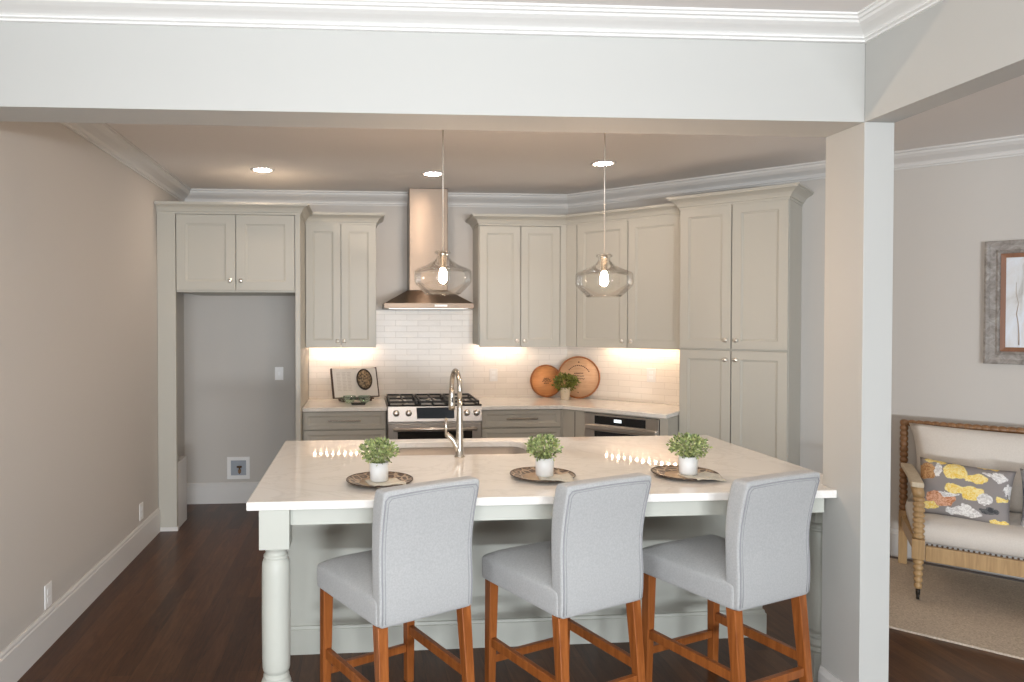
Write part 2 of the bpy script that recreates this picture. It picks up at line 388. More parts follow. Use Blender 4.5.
struct(MB().box(COLX0, COLX1, -2.6, COLY0, HZ, H).build('wall_side', M['white_wall']), 'white header running toward the viewer on the right')
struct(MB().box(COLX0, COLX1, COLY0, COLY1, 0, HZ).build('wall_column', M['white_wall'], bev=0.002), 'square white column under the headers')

crown = [(0, H), (0.092, H), (0.092, H - 0.012), (0.082, H - 0.016), (0.078, H - 0.03), (0.062, H - 0.048), (0.040, H - 0.062), (0.022, H - 0.075), (0.016, H - 0.088), (0.016, H - 0.098), (0.008, H - 0.104), (0.008, H - 0.112), (0, H - 0.112)]
big = [(0, H), (0.128, H), (0.128, H - 0.007), (0.119, H - 0.009), (0.114, H - 0.016), (0.104, H - 0.017), (0.097, H - 0.024), (0.076, H - 0.030), (0.050, H - 0.035), (0.032, H - 0.040), (0.024, H - 0.045), (0.024, H - 0.050), (0.010, H - 0.052), (0.010, H - 0.059), (0, H - 0.060)]
struct(sweep(crown, [(LX, HL1), (LX, BY), (CX, CY), D(5.6, 0)]).build('trim_1', M['trim']), 'white crown moulding around kitchen and sitting room')
struct(sweep(big, [(LX, HL0), (COLX0, COLY0), (COLX0, -2.6)]).build('trim_2', M['trim_bright']), 'white crown moulding on the header, nearest the viewer')
bb = [(0, 0), (0.016, 0), (0.016, 0.155), (0.012, 0.162), (0.012, 0.172), (0.006, 0.184), (0, 0.184)]
struct(sweep(bb, [(LX, -2.6), (LX, 5.375)]).build('baseboard_left', M['trim']))
struct(sweep(bb, [(LX, 5.71), (LX, BY), (-0.515, BY)]).build('baseboard_back', M['trim']))
struct(sweep(bb, [D(1.93, 0), D(5.6, 0)]).build('baseboard_diagonal', M['trim']))
cbb = [(0, 0), (0.015, 0), (0.015, 0.12), (0.010, 0.13), (0.006, 0.145), (0, 0.145)]
struct(sweep(cbb, [(COLX0, COLY1), (COLX1, COLY1), (COLX1, COLY0), (COLX0, COLY0), (COLX0, 2.757)], side=-1).build('baseboard_column', M['trim']))
# small painted chase behind the refrigerator stile
struct(MB().box(LX, -1.412, 5.426, 5.69, 0, 0.515).build('trim_3', M['trim'], bev=0.004), 'low white boxed chase inside the refrigerator alcove')

# tile
poly = MB()
def wallpoly(pts, y0, y1):
    n = len(pts); vs = [(x, y0, z) for x, z in pts] + [(x, y1, z) for x, z in pts]
    return MB().add(vs, [tuple(range(n - 1, -1, -1)), tuple(range(n, 2 * n))] + [(i, (i + 1) % n, n + (i + 1) % n, n + i) for i in range(n)])
o = wallpoly([(-0.468, 0.914), (1.868, 0.914), (1.868, 1.397), (0.995, 1.397), (0.995, 1.70), (0.122, 1.70), (0.122, 1.397), (-0.468, 1.397)], BY - 0.010, BY).build('trim_4', M['tile'])
struct(o, 'white subway tile behind the range')
o = MB().box(0.004, 1.152, -0.010, 0, 0.914, 1.399).build('trim_5', M['tile'], loc=(CX, CY, 0), rot=(0, 0, DG))
struct(o, 'white subway tile on the angled wall')

# ---------------------------------------------------------------- cabinet parts (local frame: x right, y into the wall, front faces -y)
def door_mb(x0, x1, z0, z1, yf, st=0.062, th=0.02, rec=0.010):
    mb = MB()
    def rect(a, y): return [(x0 + a, y, z0 + a), (x1 - a, y, z0 + a), (x1 - a, y, z1 - a), (x0 + a, y, z1 - a)]
    R = [rect(0, yf + th), rect(0, yf + 0.002), rect(0.002, yf), rect(st, yf), rect(st + 0.003, yf + rec * 0.45), rect(st + 0.010, yf + rec * 0.6), rect(st + 0.012, yf + rec)]
    mb.loft(R, smooth=False); return mb
def knob(x, z, yf, parent):
    pr = [(0.006, 0), (0.005, 0.010), (0.013, 0.016), (0.016, 0.021), (0.015, 0.026), (0.008, 0.029), (0.001, 0.030)]
    mx = Matrix.Translation((x, yf, z)) @ Matrix.Rotation(PI / 2, 4, 'X')
    o = MB().lathe(pr, 16, mx).build('knob', M['knob'], parent); return o
def door(root, x0, x1, z0, z1, yf, kx, kz, st=0.062, m=None):
    d = door_mb(x0, x1, z0, z1, yf, st).build('door', m or M['cab'], root)
    knob(kx, kz, yf, d); return d
def drawer(root, x0, x1, z0, z1, yf, hl=None):
    d = door_mb(x0, x1, z0, z1, yf, 0.035, rec=0.008).build('drawer', M['cab'], root)
    if hl:
        c = (x0 + x1) / 2; z = (z0 + z1) / 2 + 0.002; mb = MB()
        mb.box(c - hl / 2, c + hl / 2, yf - 0.034, yf - 0.026, z - 0.006, z + 0.006)
        for s in (-1, 1): mb.box(c + s * (hl / 2 - 0.02) - 0.005, c + s * (hl / 2 - 0.02) + 0.005, yf - 0.028, yf, z - 0.005, z + 0.005)
        mb.build('handle', M['nickel'], d, bev=0.002)
    return d
def cab_crown(z, h=0.085, o=0.07):
    return [(-0.02, z - 0.004), (0.004, z - 0.004), (0.004, z + 0.012), (0.012, z + 0.014), (0.016, z + 0.026), (0.028, z + 0.044), (0.048, z + 0.058), (o - 0.006, z + h - 0.020), (o - 0.006, z + h - 0.012), (o, z + h - 0.012), (o, z + h), (-0.02, z + h)]
def carcass(x0, x1, yf, yb, z0, z1, root, dark=True):
    MB().box(x0, x1, yf, yb, z0, z1).build('carcass', M['cab'], root)

# refrigerator surround
G_UP = 'wall cabinets'
t = thing('refrigerator_cabinet', 'tall sage cabinet surround framing an empty refrigerator alcove', 'cabinet', (0, 0, 0))
F = 5.38
MB().box(LX + 0.002, -1.412, F, F + 0.045, 0.03, 2.432).build('stile', M['cab'], t, bev=0.002)
MB().box(-1.535, -1.405, F - 0.004, F + 0.045, 0.0, 0.03).build('stile_foot', M['trim'], t)
MB().box(-0.512, -0.474, F, BY - 0.002, 0.0, 2.432).build('side_panel', M['cab'], t, bev=0.002)
carcass(-1.410, -0.514, F + 0.022, BY - 0.002, 1.825, 2.424, t)
door(t, -1.406, -0.965, 1.838, 2.416, F, -1.003, 1.912, 0.07)
door(t, -0.958, -0.518, 1.838, 2.416, F, -0.922, 1.912, 0.07)
sweep(cab_crown(2.422, 0.078), [(LX + 0.002, F), (-0.474, F), (-0.474, BY - 0.1)]).build('crown_moulding', M['cab'], t)

# left upper
t = thing('wall_cabinet', 'narrow two-door sage wall cabinet left of the range hood', 'cabinet', (0, 0, 0), group=None)
F = 5.84
carcass(-0.472, 0.120, F + 0.022, BY - 0.002, 1.398, 2.432, t)
door(t, -0.470, -0.179, 1.38, 2.416, F, -0.205, 1.435)
door(t, -0.173, 0.117, 1.38, 2.416, F, -0.147, 1.435)
sweep(cab_crown(2.420), [(-0.472, F), (0.120, F), (0.120, BY - 0.002)]).build('crown_moulding', M['cab'], t)
def led(x0, x1, y, z, loc, rz, lab):
    r = thing('under_cabinet_light', lab, 'light', loc, rz)
    MB().box(x0, x1, y - 0.014, y + 0.014, z - 0.008, z - 0.0005).build('channel', M['white_plastic'], r)
    n = max(3, int((x1 - x0) / 0.052))
    for i in range(n):
        x = x0 + (i + 0.5) * (x1 - x0) / n
        MB().box(x - 0.008, x + 0.008, y - 0.006, y + 0.006, z - 0.011, z - 0.0082).build('led_chip', M['led'], r)
led(-0.44, 0.085, 6.08, 1.398, (0, 0, 0), 0, 'warm LED strip under the wall cabinet left of the hood')

# right upper
t = thing('wall_cabinet', 'two-door sage wall cabinet right of the hood, on the straight wall', 'cabinet', (0, 0, 0))
c1 = (1.757, 5.84)   # front corner
MB().prism([(0.997, F + 0.022), (1.757, F + 0.022), (1.868, 6.155), (1.868, BY - 0.002), (0.997, BY - 0.002)], 1.398, 2.432).build('carcass', M['cab'], t)
MB().box(1.706, 1.757, F, F + 0.021, 1.38, 2.42).build('filler', M['cab'], t)
door(t, 1.003, 1.356, 1.38, 2.416, F, 1.325, 1.435)
door(t, 1.362, 1.702, 1.38, 2.416, F, 1.393, 1.435)
gd = D(1.0, -0.311)
sweep(cab_crown(2.423), [(0.997, BY - 0.002), (0.997, F), c1], g1=gd).build('crown_moulding', M['cab'], t)
led(1.03, 1.45, 6.08, 1.398, (0, 0, 0), 0, 'warm LED strip under the wall cabinet beside the round boards')

# diagonal upper
t = thing('wall_cabinet', 'wide two-door sage wall cabinet on the angled wall beside the pantry', 'cabinet', (CX, CY, 0), DG)
F = -0.311
MB().prism([(0.158, F + 0.022), (1.150, F + 0.022), (1.150, -0.002), (0.010, -0.002)], 1.400, 2.442).build('carcass', M['cab'], t)
MB().box(0.1535, 0.250, F, F + 0.021, 1.383, 2.42).build('filler', M['cab'], t)
door(t, 0.255, 0.703, 1.383, 2.419, F, 0.668, 1.44)
door(t, 0.709, 1.147, 1.383, 2.419, F, 0.744, 1.44)
lc = ((c1[0] - CX - (c1[1] - CY)) * RT, F)
lg = ((0.997 - CX - (5.84 - CY)) * RT, (0.997 - CX + (5.84 - CY)) * RT)
sweep(cab_crown(2.423), [lc, (1.150, F)], g0=lg).build('crown_moulding', M['cab'], t)
led(0.40, 1.10, -0.09, 1.400, (CX, CY, 0), DG, 'warm LED strip under the angled wall cabinet')

# pantry
t = thing('pantry_cabinet', 'tall four-door sage pantry cabinet beside the white column', 'cabinet', (CX, CY, 0), DG)
F = -0.396
carcass(1.154, 1.903, F + 0.022, -0.002, 0.0, 2.452, t)
for x0, x1, kx in ((1.158, 1.525, 1.492), (1.532, 1.899, 1.565)):
    door(t, x0, x1, 1.400, 2.446, F, kx, 1.465)
    door(t, x0, x1, 0.11, 1.388, F, kx, 1.322)
sweep(cab_crown(2.45, 0.088, 0.075), [(1.154, -0.012), (1.154, F), (1.903, F), (1.903, -0.002)]).build('crown_moulding', M['cab'], t)

# base cabinets
F = 5.545
t = thing('base_cabinet', 'sage drawer base cabinet left of the range, under the cookbook', 'cabinet', (0, 0, 0))
MB().box(-0.472, 0.196, F + 0.022, BY - 0.002, 0.10, 0.882).build('carcass', M['cab'], t)
MB().box(-0.472, 0.196, F + 0.08, BY - 0.002, 0.0, 0.10).build('toe_kick', M['cab'], t)
drawer(t, -0.468, 0.188, 0.735, 0.878, F, 0.26)
drawer(t, -0.468, 0.188, 0.425, 0.727, F, 0.26)
drawer(t, -0.468, 0.188, 0.115, 0.417, F, 0.26)
t = thing('base_cabinet', 'sage drawer base cabinet right of the range, left of the corner', 'cabinet', (0, 0, 0))
dF = -0.603
kx_ = ((7.15 - F) - CX - (F - CY)) * RT
fc = (0, 0)
# front corner of the base run: plane y=F meets diagonal local y=dF
S_ = (dF / RT) + CX + CY; fcx = S_ - F
MB().prism([(0.968, F + 0.022), (fcx, F + 0.022), (CX - 0.002, BY - 0.01), (CX - 0.01, BY - 0.002), (0.968, BY - 0.002)], 0.10, 0.882).build('carcass', M['cab'], t)
MB().box(0.968, fcx, F + 0.08, F + 0.3, 0.0, 0.10).build('toe_kick', M['cab'], t)
MB().box(1.6315, fcx, F, F + 0.021, 0.11, 0.88).build('filler', M['cab'], t)
drawer(t, 0.972, 1.628, 0.735, 0.878, F, 0.26)
drawer(t, 0.972, 1.628, 0.425, 0.727, F, 0.26)
drawer(t, 0.972, 1.628, 0.115, 0.417, F, 0.26)
t = thing('base_cabinet', 'angled sage base cabinet holding the microwave drawer', 'cabinet', (CX, CY, 0), DG)
lx0 = ((fcx - CX) - (F - CY)) * RT
mb = MB().box(lx0 + 0.001, 0.480, dF, -0.30, 0.11, 0.882); mb.box(1.090, 1.150, dF, -0.30, 0.11, 0.882)
mb.box(0.480, 1.090, dF, -0.30, 0.872, 0.882); mb.box(0.480, 1.090, dF, -0.30, 0.11, 0.47)
mb.box(0.30, 1.150, -0.30, -0.004, 0.11, 0.882)
mb.build('carcass', M['cab'], t)
MB().box(0.42, 1.15, dF + 0.06, -0.31, 0.0, 0.109).build('toe_kick', M['cab'], t)
MB().box(0.390, 0.396, dF - 0.0015, dF, 0.12, 0.87).build('reveal', M['gap'], t)

# microwave drawer
t = thing('microwave_drawer', 'stainless built-in microwave drawer with black control panel', 'microwave', (CX, CY, 0), DG)
MB().box(0.484, 1.086, dF + 0.001, -0.33, 0.475, 0.868).build('body', M['dark'], t)
mb = MB().box(0.484, 1.086, dF - 0.012, dF, 0.475, 0.868); mb.build('frame', M['bright_steel'], t, bev=0.002)
MB().box(0.572, 0.985, dF - 0.016, dF - 0.0121, 0.792, 0.856).build('control_panel', M['blackglass'], t)
o = MB().box(0.735, 0.795, dF - 0.0175, dF - 0.0162, 0.815, 0.838).build('display', M['display'], t)
MB().box(0.500, 1.072, dF - 0.040, dF - 0.0125, 0.745, 0.782).build('drawer_handle', M['bright_steel'], t, bev=0.006)
MB().box(0.572, 0.985, dF - 0.018, dF - 0.0121, 0.52, 0.735).build('drawer_window', M['blackglass'], t)

# countertops of the perimeter
t0, t1 = 0.884, 0.914
o = MB().box(-0.472, 0.199, 5.515, BY - 0.011, t0, t1).build('countertop', M['quartz'], bev=0.003)
tag(o, 'short white quartz countertop left of the range', 'countertop')
sF = -0.628; Sx = (sF / RT) + CX + CY
e1 = D(1.150, sF); e2 = D(1.150, -0.011); cc = (Sx - 5.515, 5.515)
o = MB().prism([(0.966, 5.515), cc, e1, e2, (CX - 0.012, BY - 0.017), (CX - 0.016, BY - 0.011), (0.966, BY - 0.011)], t0, t1).build('countertop', M['quartz'], bev=0.003)
tag(o, 'bent white quartz countertop running from the range to the pantry', 'countertop')

# range
t = thing('gas_range', 'stainless slide-in gas range with black cooktop', 'range', (0.582, 5.47, 0))
MB().box(-0.378, 0.378, 0.04, 0.685, 0.02, 0.915).build('body', M['steel'], t, bev=0.003)
MB().box(-0.380, 0.380, 0.02, 0.685, 0.916, 0.934).build('cooktop', M['blackglass'], t, bev=0.004)
mb = MB()
for cx in (-0.25, 0.0, 0.25):
    x0, x1 = cx - 0.118, cx + 0.118
    for y in (0.08, 0.34, 0.62): mb.box(x0, x1, y - 0.006, y + 0.006, 0.944, 0.958)
    for x in (x0 + 0.006, cx, x1 - 0.006): mb.box(x - 0.006, x + 0.006, 0.08, 0.62, 0.944, 0.958)
    for x in (x0 + 0.006, x1 - 0.006):
        for y in (0.08, 0.62): mb.box(x - 0.006, x + 0.006, y - 0.006, y + 0.006, 0.934, 0.944)
mb.build('grates', M['iron'], t)
for cx, cy in ((-0.25, 0.2), (-0.25, 0.48), (0.0, 0.34), (0.25, 0.2), (0.25, 0.48)):
    MB().lathe([(0.045, 0.934), (0.045, 0.942), (0.032, 0.944), (0.030, 0.950), (0.001, 0.952)], 20, Matrix.Translation((cx, cy, 0))).build('burner', M['knob'], t)
# sloped control panel
vs = [(-0.38, 0.0, 0.80), (0.38, 0.0, 0.80), (0.38, 0.022, 0.932), (-0.38, 0.022, 0.932), (-0.38, 0.06, 0.80), (0.38, 0.06, 0.80), (0.38, 0.06, 0.932), (-0.38, 0.06, 0.932)]
cp = MB().add(vs, [(0, 1, 2, 3), (5, 4, 7, 6), (0, 3, 7, 4), (1, 5, 6, 2), (3, 2, 6, 7), (0, 4, 5, 1)]).build('control_panel', M['steel'], t, bev=0.003)
tilt = math.atan2(0.022, 0.132)
def pz(z): return 0.022 * (z - 0.80) / 0.132
vs = [(-0.145, pz(0.83) - 0.002, 0.825), (0.155, pz(0.83) - 0.002, 0.825), (0.155, pz(0.91) - 0.002, 0.912), (-0.150, pz(0.91) - 0.002, 0.912), (-0.150, 0.03, 0.825), (0.155, 0.03, 0.825), (0.155, 0.03, 0.912), (-0.150, 0.03, 0.912)]
MB().add(vs, [(0, 1, 2, 3), (5, 4, 7, 6), (0, 3, 7, 4), (1, 5, 6, 2), (3, 2, 6, 7), (0, 4, 5, 1)]).build('display', M['blackglass'], cp)
for x in (-0.312, -0.212, 0.255, 0.335):
    mx = Matrix.Translation((x, pz(0.868), 0.868)) @ Matrix.Rotation(PI / 2 - tilt, 4, 'X')
    MB().lathe([(0.026, 0), (0.026, 0.006), (0.020, 0.010), (0.019, 0.034), (0.015, 0.038), (0.001, 0.038)], 20, mx).build('knob', M['knob'], t)
d = MB().box(-0.375, 0.375, 0.008, 0.039, 0.20, 0.780).build('oven_door', M['steel'], t, bev=0.004)
MB().box(-0.30, 0.30, 0.004, 0.0078, 0.33, 0.722).build('oven_window', M['blackglass'], d)
mb = MB().tube([(-0.335, -0.038, 0.745), (0.335, -0.038, 0.745)], 0.013, 14)
for s in (-1, 1): mb.box(s * 0.305 - 0.012, s * 0.305 + 0.012, -0.03, 0.008, 0.735, 0.755)
mb.build('oven_handle', M['bright_steel'], d)
MB().box(-0.375, 0.375, 0.008, 0.039, 0.03, 0.19).build('bottom_drawer', M['steel'], t, bev=0.004)

# hood
t = thing('range_hood', 'stainless chimney range hood above the range', 'range hood', (0.553, 5.67, 1.71))
mb = MB().frustum((-0.372, 0.372, 0.0, 0.498), (-0.372, 0.372, 0.0, 0.498), 0.0, 0.042)
mb.frustum((-0.366, 0.366, 0.006, 0.498), (-0.168, 0.190, 0.215, 0.498), 0.042, 0.155); mb.build('canopy', M['hood_steel'], t, bev=0.002)
MB().box(-0.150, 0.182, 0.222, 0.498, 0.156, H - 1.712).build('chimney', M['hood_steel'], t, bev=0.004)
MB().box(0.045, 0.150, -0.003, -0.0002, 0.012, 0.030).build('button_panel', M['white_plastic'], t)
MB().box(-0.33, 0.33, 0.05, 0.46, -0.006, -0.0005).build('filter_grille', M['steel'], t)

# ---------------------------------------------------------------- island
SX0, SX1, SX2, SY0, SY1 = -0.442, 1.940, 2.085, 2.668, 4.02
t = thing('kitchen_island', 'large sage-white kitchen island with turned corner posts', 'island', (0, 0, 0))
bx0, bx1, by0, by1, bt = -0.385, 2.035, 3.345, 3.965, 0.880
MB().box(bx0, bx1, by0, by0 + 0.02, 0.0, bt).build('front_panel', M['island'], t)
MB().box(bx0, bx0 + 0.02, by0 + 0.021, by1 - 0.021, 0.0, bt).build('side_panel', M['island'], t)
MB().box(bx1 - 0.02, bx1, by0 + 0.021, by1 - 0.021, 0.0, bt).build('side_panel', M['island'], t)
MB().box(bx0, bx1, by1 - 0.02, by1, 0.0, bt).build('back_panel', M['island'], t)
sweep([(0.0005, 0), (0.014, 0), (0.014, 0.118), (0.009, 0.122), (0.007, 0.134), (0.0005, 0.136)], [(bx0, by1), (bx0, by0), (bx1, by0), (bx1, by1)]).build('base_moulding', M['island'], t)
# apron
az0, az1 = 0.811, 0.880
MB().box(-0.279, 1.915, 2.712, 2.735, az0, az1).build('apron', M['island'], t)
MB().box(-0.372, -0.352, 2.795, by0 - 0.016, az0, az1).build('apron', M['island'], t)
MB().box(2.005, 2.025, 2.965, by0 - 0.016, az0, az1).build('apron', M['island'], t)
def post(cx, cy, parent):
    h = 0.058; mb = MB(); mb.box(cx - h, cx + h, cy - h, cy + h, 0.726, 0.880)
    T = Matrix.Translation((cx, cy, 0)); mb.box(cx - h, cx + h, cy - h, cy + h, 0.0, 0.155)
    pr = [(0.054, 0.725), (0.049, 0.718), (0.042, 0.711), (0.040, 0.703), (0.042, 0.696), (0.048, 0.692), (0.049, 0.685), (0.045, 0.681), (0.050, 0.672), (0.054, 0.660), (0.055, 0.62),
          (0.056, 0.45), (0.055, 0.30), (0.054, 0.250), (0.051, 0.238), (0.043, 0.231), (0.042, 0.226), (0.049, 0.221), (0.051, 0.213), (0.047, 0.208), (0.055, 0.199), (0.058, 0.190), (0.058, 0.182), (0.051, 0.175), (0.051, 0.166), (0.055, 0.155)]
    mb.lathe(pr, 32, T); return mb.build('post', M['island'], parent, bev=0.002)
post(-0.338, 2.735, t); post(2.022, 2.895, t)

# slab with notch around the column and a sink cut-out
def slab():
    bm = bmesh.new()
    outer = [(SX0, SY0), (SX1, SY0), (SX1, COLY1 + 0.003), (SX2, COLY1 + 0.003), (SX2, SY1), (SX0, SY1)]
    hole = [(p[0], p[1]) for p in rrect(0.495, 3.725, 0.415, 0.190, 0.085, 0, 6)]
    edges = []
    for loop in (outer, hole):
        vs = [bm.verts.new((x, y, 0.914)) for x, y in loop]
        edges += [bm.edges.new((vs[i], vs[(i + 1) % len(vs)])) for i in range(len(vs))]
    bmesh.ops.triangle_fill(bm, use_beauty=True, use_dissolve=True, edges=edges)
    ret = bmesh.ops.extrude_face_region(bm, geom=bm.faces[:])
    bmesh.ops.translate(bm, vec=(0, 0, -0.033), verts=[g for g in ret['geom'] if isinstance(g, bmesh.types.BMVert)])
    bmesh.ops.recalc_face_normals(bm, faces=bm.faces)
    me = bpy.data.meshes.new('island_countertop'); bm.to_mesh(me); bm.free(); me.materials.append(M['quartz'])
    o = bpy.data.objects.new('island_countertop', me); COL.objects.link(o)
    md = o.modifiers.new('bevel', 'BEVEL'); md.width = 0.004; md.segments = 2; md.limit_method = 'ANGLE'; md.angle_limit = math.radians(60)
    return tag(o, 'large white veined quartz slab on the island', 'countertop')
slab()
t = thing('sink', 'stainless undermount sink set into the island slab', 'sink', (0.495, 3.725, 0.8805))
rings = [rrect(0, 0, 0.435, 0.208, 0.10, 0, 6), rrect(0, 0, 0.418, 0.193, 0.088, 0, 6), rrect(0, 0, 0.412, 0.187, 0.082, -0.17, 6), rrect(0, 0, 0.39, 0.165, 0.06, -0.195, 6), rrect(0, 0, 0.03, 0.03, 0.029, -0.20, 6)]
MB().loft(rings[::-1], caps=False).build('basin', M['sink_steel'], t, solid=0.002)
MB().lathe([(0.001, -0.1985), (0.035, -0.1985), (0.035, -0.192), (0.001, -0.192)], 20).build('drain', M['knob'], t)

# faucet
t = thing('faucet', 'brushed nickel gooseneck pull-down faucet at the island sink', 'faucet', (0.494, 3.470, 0.9145))
MB().lathe([(0.027, 0), (0.027, 0.006), (0.021, 0.010), (0.019, 0.05), (0.017, 0.17), (0.0145, 0.24), (0.0135, 0.29)], 20).build('body', M['nickel'], t)
ax = Vector((-0.10, 1, 0)).normalized(); pts = [Vector((0, 0, 0.29)), Vector((0, 0, 0.345))]
R_ = 0.088
for k in range(1, 15):
    a = PI * k / 14; pts.append(Vector((0, 0, 0.345)) + ax * R_ * (1 - math.cos(a)) + Vector((0, 0, R_ * math.sin(a))))
pts.append(pts[-1] + Vector((0, 0, -0.012)))
MB().tube(pts, 0.0125, 14).build('spout', M['nickel'], t)
q = pts[-1]
hd = MB().tube([q, q + Vector((0, 0, -0.03)), q + Vector((0, 0, -0.09)), q + Vector((0, 0, -0.115))], [0.014, 0.016, 0.018, 0.017], 16).build('spray_head', M['nickel'], t)
MB().box(q.x - 0.004, q.x + 0.004, q.y - 0.022, q.y - 0.015, q.z - 0.075, q.z - 0.045).build('spray_button', M['iron'], hd)
pts = [(-0.006, 0, 0.022), (-0.016, 0, 0.055), (-0.032, 0, 0.085), (-0.050, 0, 0.104), (-0.068, 0, 0.116)]
MB().tube(pts, [0.015, 0.015, 0.0145, 0.014, 0.013], 14).build('handle_stem', M['nickel'], t)
MB().tube([(-0.069, 0, 0.112), (-0.070, -0.002, 0.150), (-0.070, -0.004, 0.200)], [0.008, 0.006, 0.0055], 10).build('lever', M['nickel'], t)

# ---------------------------------------------------------------- things on the island
def leaves(mb, c, rx, rz, n, size, seed, spiky=False):
    rnd = random.Random(seed)
    for i in range(n):
        while True:
            p = Vector((rnd.uniform(-1, 1), rnd.uniform(-1, 1), rnd.uniform(-1, 1)))
            if 0.25 < p.length < 1: break
        if rnd.random() < 0.72: p = p.normalized() * rnd.uniform(0.68, 1.18)
        pos = Vector((c[0] + p.x * rx, c[1] + p.y * rx, c[2] + p.z * rz))
        d = (p + Vector((rnd.uniform(-.7, .7), rnd.uniform(-.7, .7), rnd.uniform(-.2, .9)))).normalized()
        s = d.cross(Vector((rnd.uniform(-1, 1), rnd.uniform(-1, 1), rnd.uniform(-1, 1)))).normalized()
        L = size * rnd.uniform(0.7, 1.25); W = L * 0.30; nrm = d.cross(s)
        a = pos; e_ = pos + d * L; mid = pos + d * L * 0.5
        mb.add([a, mid + s * W, e_, mid - s * W, mid + nrm * L * 0.07], [(0, 1, 4), (1, 2, 4), (2, 3, 4), (3, 0, 4)], True)
def stems(mb, base, c, rx, rz, n, seed):
    rnd = random.Random(seed)
    for i in range(n):
        a = rnd.uniform(0, 2 * PI); r = rnd.uniform(0.2, 0.95); ph = rnd.uniform(0.1, 1.0)
        e_ = Vector((c[0] + math.cos(a) * rx * r, c[1] + math.sin(a) * rx * r, c[2] + rz * ph * math.sqrt(max(0, 1 - r * r))))
        b = Vector((base[0] + math.cos(a) * 0.012, base[1] + math.sin(a) * 0.012, base[2]))
        mb.tube([b, (b + e_) / 2 + Vector((0, 0, 0.01)), e_], 0.0012, 5)
def potted(loc, label, seed, rx=0.068, dx=0.0):
    t = thing('potted_plant', label, 'plant', loc, group=None)
    MB().lathe([(0.035, 0.0), (0.039, 0.003), (0.0405, 0.079), (0.038, 0.080), (0.0365, 0.073), (0.001, 0.071)], 28).build('pot', M['ceramic'], t)
    c = (dx, 0, 0.124); mb = MB(); leaves(mb, c, rx, 0.044, 680, 0.0175, seed); stems(mb, (0, 0, 0.0715), c, rx, 0.045, 34, seed)
    o = mb.build('foliage', M['leaf'], t)
    return t
def prof_z(r):
    if r < 0.085: return 0.006
    if r < 0.1395: return 0.006 + (r - 0.085) / 0.0545 * 0.012
    return 0.018 - (r - 0.1395) * 0.62
plates = [((0.075, 2.950), 'round dark-patterned charger plate, leftmost of three on the island'),
          ((0.795, 2.988), 'round dark-patterned charger plate, middle of three on the island'),
          ((1.437, 2.968), 'round dark-patterned charger plate nearest the white column')]
napl = ['beige cloth napkin under the leftmost potted plant, one corner over the plate rim', 'beige cloth napkin under the middle potted plant on the island', 'beige cloth napkin under the potted plant nearest the white column']
potl = ['small boxwood-like plant in white pot nearest the turned island post', 'small boxwood-like plant in white pot just right of the sink', 'small boxwood-like plant in white pot nearest the white column']
for i, ((x, y), lab) in enumerate(plates):
    t = thing('charger_plate', lab, 'plate', (x, y, 0.9142), 0.7 * i, 'charger plates on the island')
    MB().lathe([(0.080, 0.0), (0.086, 0.0), (0.140, 0.013), (0.1425, 0.0165), (0.139, 0.0165), (0.088, 0.0045), (0.086, 0.0045)], 48, caps=False).build('rim', M['charger'], t)
    MB().lathe([(0.001, 0.0), (0.0858, 0.0), (0.0858, 0.0045), (0.001, 0.0045)], 40).build('well', M['charger_centre'], t)
    MB().lathe([(0.1390, 0.0150), (0.1435, 0.0150), (0.1435, 0.0180), (0.1390, 0.0180), (0.1390, 0.0150)], 48, caps=False).build('edge', M['charger_edge'], t)
    # napkin
    ang = (0.25, -0.12, 0.15)[i]; off = ((0.022, -0.052), (0.040, -0.066), (0.045, -0.066))[i]; n = 22
    mb = MB(); vs = []; hs = 0.070
    for a in range(n + 1):
        for b in range(n + 1):
            u = (a / n * 2 - 1) * hs; v_ = (b / n * 2 - 1) * hs * 1.05
            X = u * math.cos(ang) - v_ * math.sin(ang) + off[0]; Y = u * math.sin(ang) + v_ * math.cos(ang) + off[1]
            r = math.hypot(X, Y); z = max(prof_z(r), 0.003) + 0.0035 + 0.0012 * math.sin(u * 95) * min(1, r / 0.1)
            vs.append((X, Y, z))
    fs = [(a * (n + 1) + b, (a + 1) * (n + 1) + b, (a + 1) * (n + 1) + b + 1, a * (n + 1) + b + 1) for a in range(n) for b in range(n)]
    o = mb.add(vs, fs, True).build('napkin', M['napkin'], solid=0.004, loc=(x, y, 0.9142)); tag(o, napl[i], 'napkin', 'napkins under the potted plants')
    t = potted((x + (-0.003, 0.006, 0.010)[i], y - 0.012, 0.9268), potl[i], 11 + i * 5, (0.066, 0.064, 0.070)[i], (-0.002, -0.004, 0.004)[i]); t['group'] = 'white potted plants on the island'

